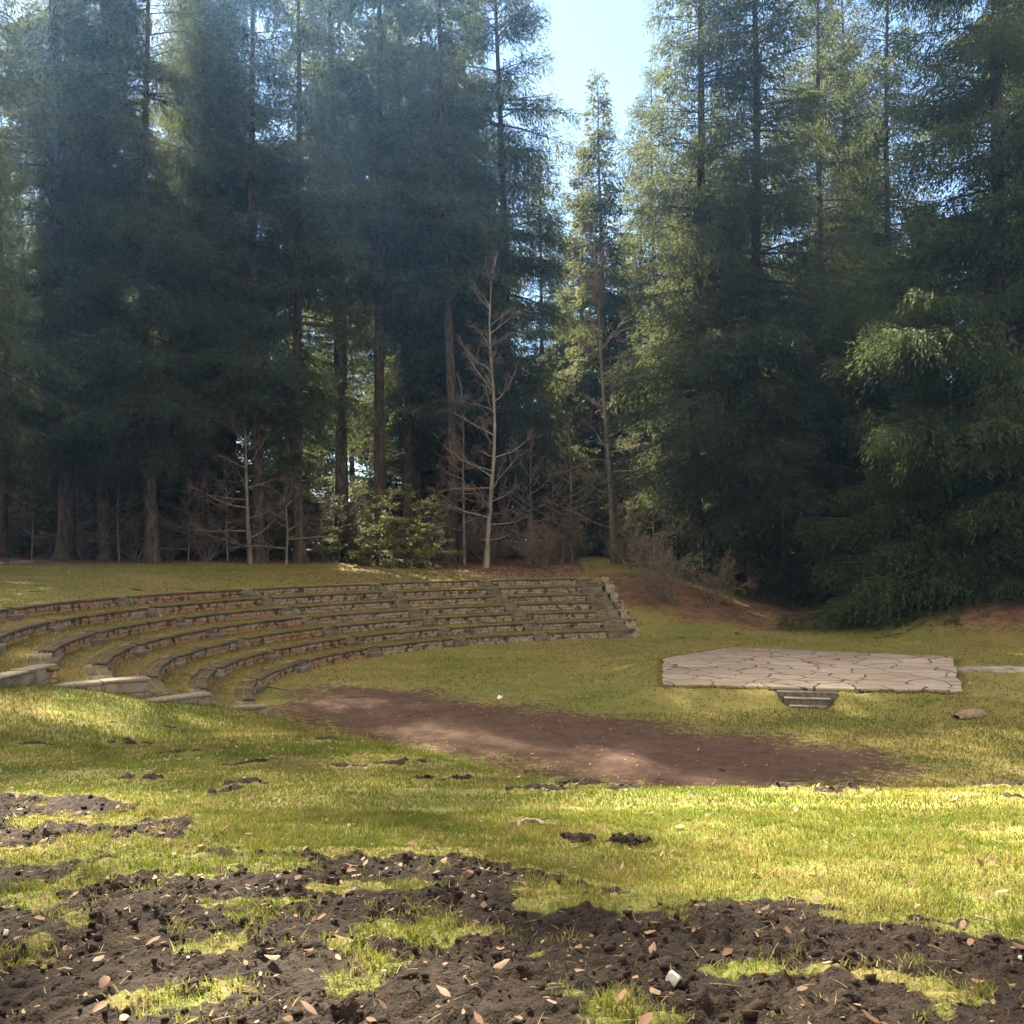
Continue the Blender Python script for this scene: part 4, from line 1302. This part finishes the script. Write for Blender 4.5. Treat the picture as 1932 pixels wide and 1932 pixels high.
# crumbs and clods of turned soil
ICO_V = []
ph = (1 + 5 ** .5) / 2
ICO_V = unit(np.array([(-1, ph, 0), (1, ph, 0), (-1, -ph, 0), (1, -ph, 0), (0, -1, ph), (0, 1, ph), (0, -1, -ph), (0, 1, -ph), (ph, 0, -1), (ph, 0, 1), (-ph, 0, -1), (-ph, 0, 1)]))
ICO_F = np.array([(0, 11, 5), (0, 5, 1), (0, 1, 7), (0, 7, 10), (0, 10, 11), (1, 5, 9), (5, 11, 4), (11, 10, 2), (10, 7, 6), (7, 1, 8), (3, 9, 4), (3, 4, 2), (3, 2, 6), (3, 6, 8), (3, 8, 9), (4, 9, 5), (2, 4, 11), (6, 2, 10), (8, 6, 7), (9, 8, 1)])
x, y = wedge(34000, 2.7, 9.5, .7)
h, so, _, _ = land(x, y); k = (so > .5) & (U_(len(x)) < np.where(y < 7, 1, .5) * (.4 + .6 * sst(-.2, .4, fbm(x * 2.3, y * 2.3, 65, 3)))); x, y, h = x[k], y[k], h[k]
n = len(x); s = .003 + .020 * rng.uniform(0, 1, n) ** 4.5
V = np.stack([x, y, h + s * .25], -1)[:, None] + ICO_V[None] * (s[:, None, None] * (1 + rng.normal(0, .34, (n, 12, 1)))) * np.array((1, 1, .75)) * rng.uniform(.75, 1.3, (n, 1, 3))
T = ICO_F[None] + (np.arange(n) * 12)[:, None, None]
o = link_mesh('soil_clods', V.reshape(-1, 3), [T.reshape(-1, 3)], M['soil'], attrs=dict(tint=np.repeat(np.clip(rng.normal(.65, .25, n), 0, 1), 12)))
tag(o, 'dark crumbly clods of freshly turned soil', 'soil', kind='stuff')


# ------------------------------------------------------------------ small things lying about
def pebble(name, p, sx, sy, sz, mat, lab, cat, seed, group=None):
    g = np.random.default_rng(seed)
    V = []; 
    # once-subdivided icosahedron, roughened
    v = [tuple(q) for q in ICO_V]; f = []; mid = {}
    def mp(a, b):
        k = (min(a, b), max(a, b))
        if k not in mid: v.append(tuple(unit((np.array(v[a]) + np.array(v[b]))))); mid[k] = len(v) - 1
        return mid[k]
    for a, b, c in ICO_F:
        ab, bc, ca = mp(a, b), mp(b, c), mp(c, a); f += [(a, ab, ca), (b, bc, ab), (c, ca, bc), (ab, bc, ca)]
    v = np.array(v); v = np.clip(v @ np.linalg.qr(g.normal(0, 1, (3, 3)))[0], -.5, .52) * 1.6; v = v * (1 + g.normal(0, .05, (len(v), 1))) * np.array((sx, sy, sz)) / 2
    o = link_mesh(name, v, [np.array(f)], M[mat]); o.location = (p[0], p[1], p[2] + sz * .3); o.rotation_euler = (g.normal(0, .3), g.normal(0, .3), g.uniform(0, 6))
    tag(o, lab, cat, group)
    return o


for k, (u, v, px, lab) in enumerate(((1271, 1861, 27, 'angular white stone in the dark soil, largest of the white stones'), (527, 1664, 16, 'small white stone in the soil below the left grass tongue'), (1926, 1812, 14, 'white pebble at the right edge by the end of the soil'),
                                     (726, 1841, 17, 'white pebble in dark soil left of the largest white stone'), (12, 1768, 20, 'white stone at the left edge in the soil'), (660, 1562, 14, 'white pebble on the lit lawn above the soil'),
                                     (1130, 1906, 13, 'pale pebble near the bottom edge of the soil'), (330, 1617, 14, 'pale pebble by the upper edge of the soil at left'))):
    p = hit(u, v); s = px / F * p[1] * (1 if px > 25 else .6)
    pebble('white_stone', p, s, s * .8, s * .85, 'white', lab, 'stone', 70 + k, 'white stones in soil and grass')

for k, (u, v, px, lab) in enumerate(((943, 1321, 9, 'crumpled white scrap on the arena grass'), (1608, 1358, 8, 'pale scrap on the grass between stage steps and log'), (304, 1136 + 30, 7, 'white scrap on the tread among the left benches'))):
    p = at(u, v, FLOOR if k < 2 else Z1 + DZ * 5) if k == 2 else hit(u, v)
    s = px / F * p[1] * 1.3
    V, T, t = leaves(np.array([p[0]]), np.array([p[1]]), np.array([s]), z=np.array([p[2]]), lift=.03)
    m = MB(); c = V.mean(0); m.add(V - c, None, T)
    V2, T2, _ = leaves(np.array([p[0] + s * .2]), np.array([p[1]]), np.array([s * .8]), z=np.array([p[2]]), lift=.06); m.add(V2 - c, None, T2)
    o = m.build('scrap', M['paper']); o.location = c
    tag(o, lab, 'litter')

# half log on the grass right of the stage steps
p = hit(1828, 1352)
root = empty('half_log', (p[0], p[1], p[2] - .03), R(22))
m = MB(); n = 9
A = np.linspace(0, np.pi, n); rr = .155
V = []
for k, xx in enumerate((-.36, -.12, .12, .34)):
    sc = (.55, .95, 1.05, 1.0)[k]
    V += [(xx + (.0 if k else -.06) + .04 * math.sin(q * 3), rr * sc * 1.25 * math.cos(q), rr * sc * 1.25 * math.sin(q) * (1 + .05 * math.sin(5 * q + k))) for q in A]
Q = [(k * n + j, k * n + j + 1, (k + 1) * n + j + 1, (k + 1) * n + j) for k in range(3) for j in range(n - 1)] + [(k * n + n - 1, k * n, (k + 1) * n, (k + 1) * n + n - 1) for k in range(3)]
m.add(V, Q); m.build('split_wood', M['wood'], root)
m2 = MB(); e = np.array(V[3 * n:]); c = e.mean(0); e2 = e + np.array((.012, 0, 0))
m2.add(np.vstack([e, e2, [c + np.array((.012, 0, 0))]]), [(j, j + 1, n + j + 1, n + j) for j in range(n - 1)], [(n + j, n + j + 1, 2 * n) for j in range(n - 1)] + [(2 * n - 1, n, 2 * n)])
m2.build('cut_end', M['dark_bark'], root)
tag(root, 'short half-round log lying on the grass right of the stage steps', 'log')


def stick(pts, r, lab, seed, fork=True):
    g = np.random.default_rng(seed); pts = np.array(pts); c = pts[0].copy(); c0 = pts - c
    t = np.linspace(0, 1, 7); k = np.linspace(0, 1, len(pts))
    P = np.column_stack([np.interp(t, k, c0[:, j]) for j in range(3)]); P[1:-1] += g.normal(0, r * .7, (5, 3)) * np.array((1, 1, .5))
    m = MB(); m.tube(P, np.linspace(r, r * .55, 7), 6)
    if fork:
        d = P[4] - P[2]; e = P[3] + np.array((-d[1], d[0], .15 * np.linalg.norm(d))) * .5 + d * .4
        m.tube([P[3], (P[3] + e) / 2, e], [r * .5, r * .4, r * .25], 5)
    o = m.build('fallen_stick', M['stick'], smooth=True); o.location = c
    tag(o, lab, 'stick')


def on(u, v, z=None, up=.02):
    p = at(u, v, z) if z is not None else hit(u, v)
    return p + np.array((0, 0, up))


stick([on(1499, 1323), on(1530, 1333), on(1578, 1345)], .028, 'mossy fallen branch lying against the stage steps', 1)
stick([on(505, 1297, FLOOR, .03), on(533, 1302, FLOOR, .03), on(556, 1305, FLOOR, .03)], .03, 'reddish stick on the bare earth at the foot of the lowest tier', 2, False)
zz = Z1 + DZ + .06
stick([on(362, 1275, zz), on(378, 1263, zz), on(398, 1255, zz)], .045, 'broken branch resting on the second lowest bench end', 3)
stick([on(575, 1361), on(592, 1358), on(610, 1356)], .03, 'pale stick on the brow of the bank by the bare earth', 4, False)
stick([on(1847 - 5, 1740), on(1875, 1752)], .006, 'thin straw-pale twig on the soil at right', 5, False)
stick([on(960, 1558), on(1010, 1556), on(1060, 1565)], .02, 'pale exposed root on the lawn above the soil', 6)

# ------------------------------------------------------------------ the hazy air, its blue veil also imitating lens glare
hz = MB()
x0, x1, y0, y1, z0, z1 = -320, 320, -80, 350, -9, 52
hz.box([(x0, y0, z0), (x1, y0, z0), (x1, y1, z0), (x0, y1, z0), (x0, y0, z1), (x1, y0, z1), (x1, y1, z1), (x0, y1, z1)])
mh = bpy.data.materials.new('haze'); mh.use_nodes = True
nt = mh.node_tree
for nd in list(nt.nodes):
    if nd.type != 'OUTPUT_MATERIAL': nt.nodes.remove(nd)
pv = nt.nodes.new('ShaderNodeVolumePrincipled')
pv.inputs['Color'].default_value = (.24, .50, 1.0, 1)
pv.inputs['Density'].default_value = .00033
pv.inputs['Anisotropy'].default_value = .74
nt.links.new(pv.outputs[0], nt.nodes['Material Output'].inputs['Volume'])
tag(hz.build('haze', mh), 'thin bluish haze in the air, doubling as lens glare', 'haze', kind='stuff')
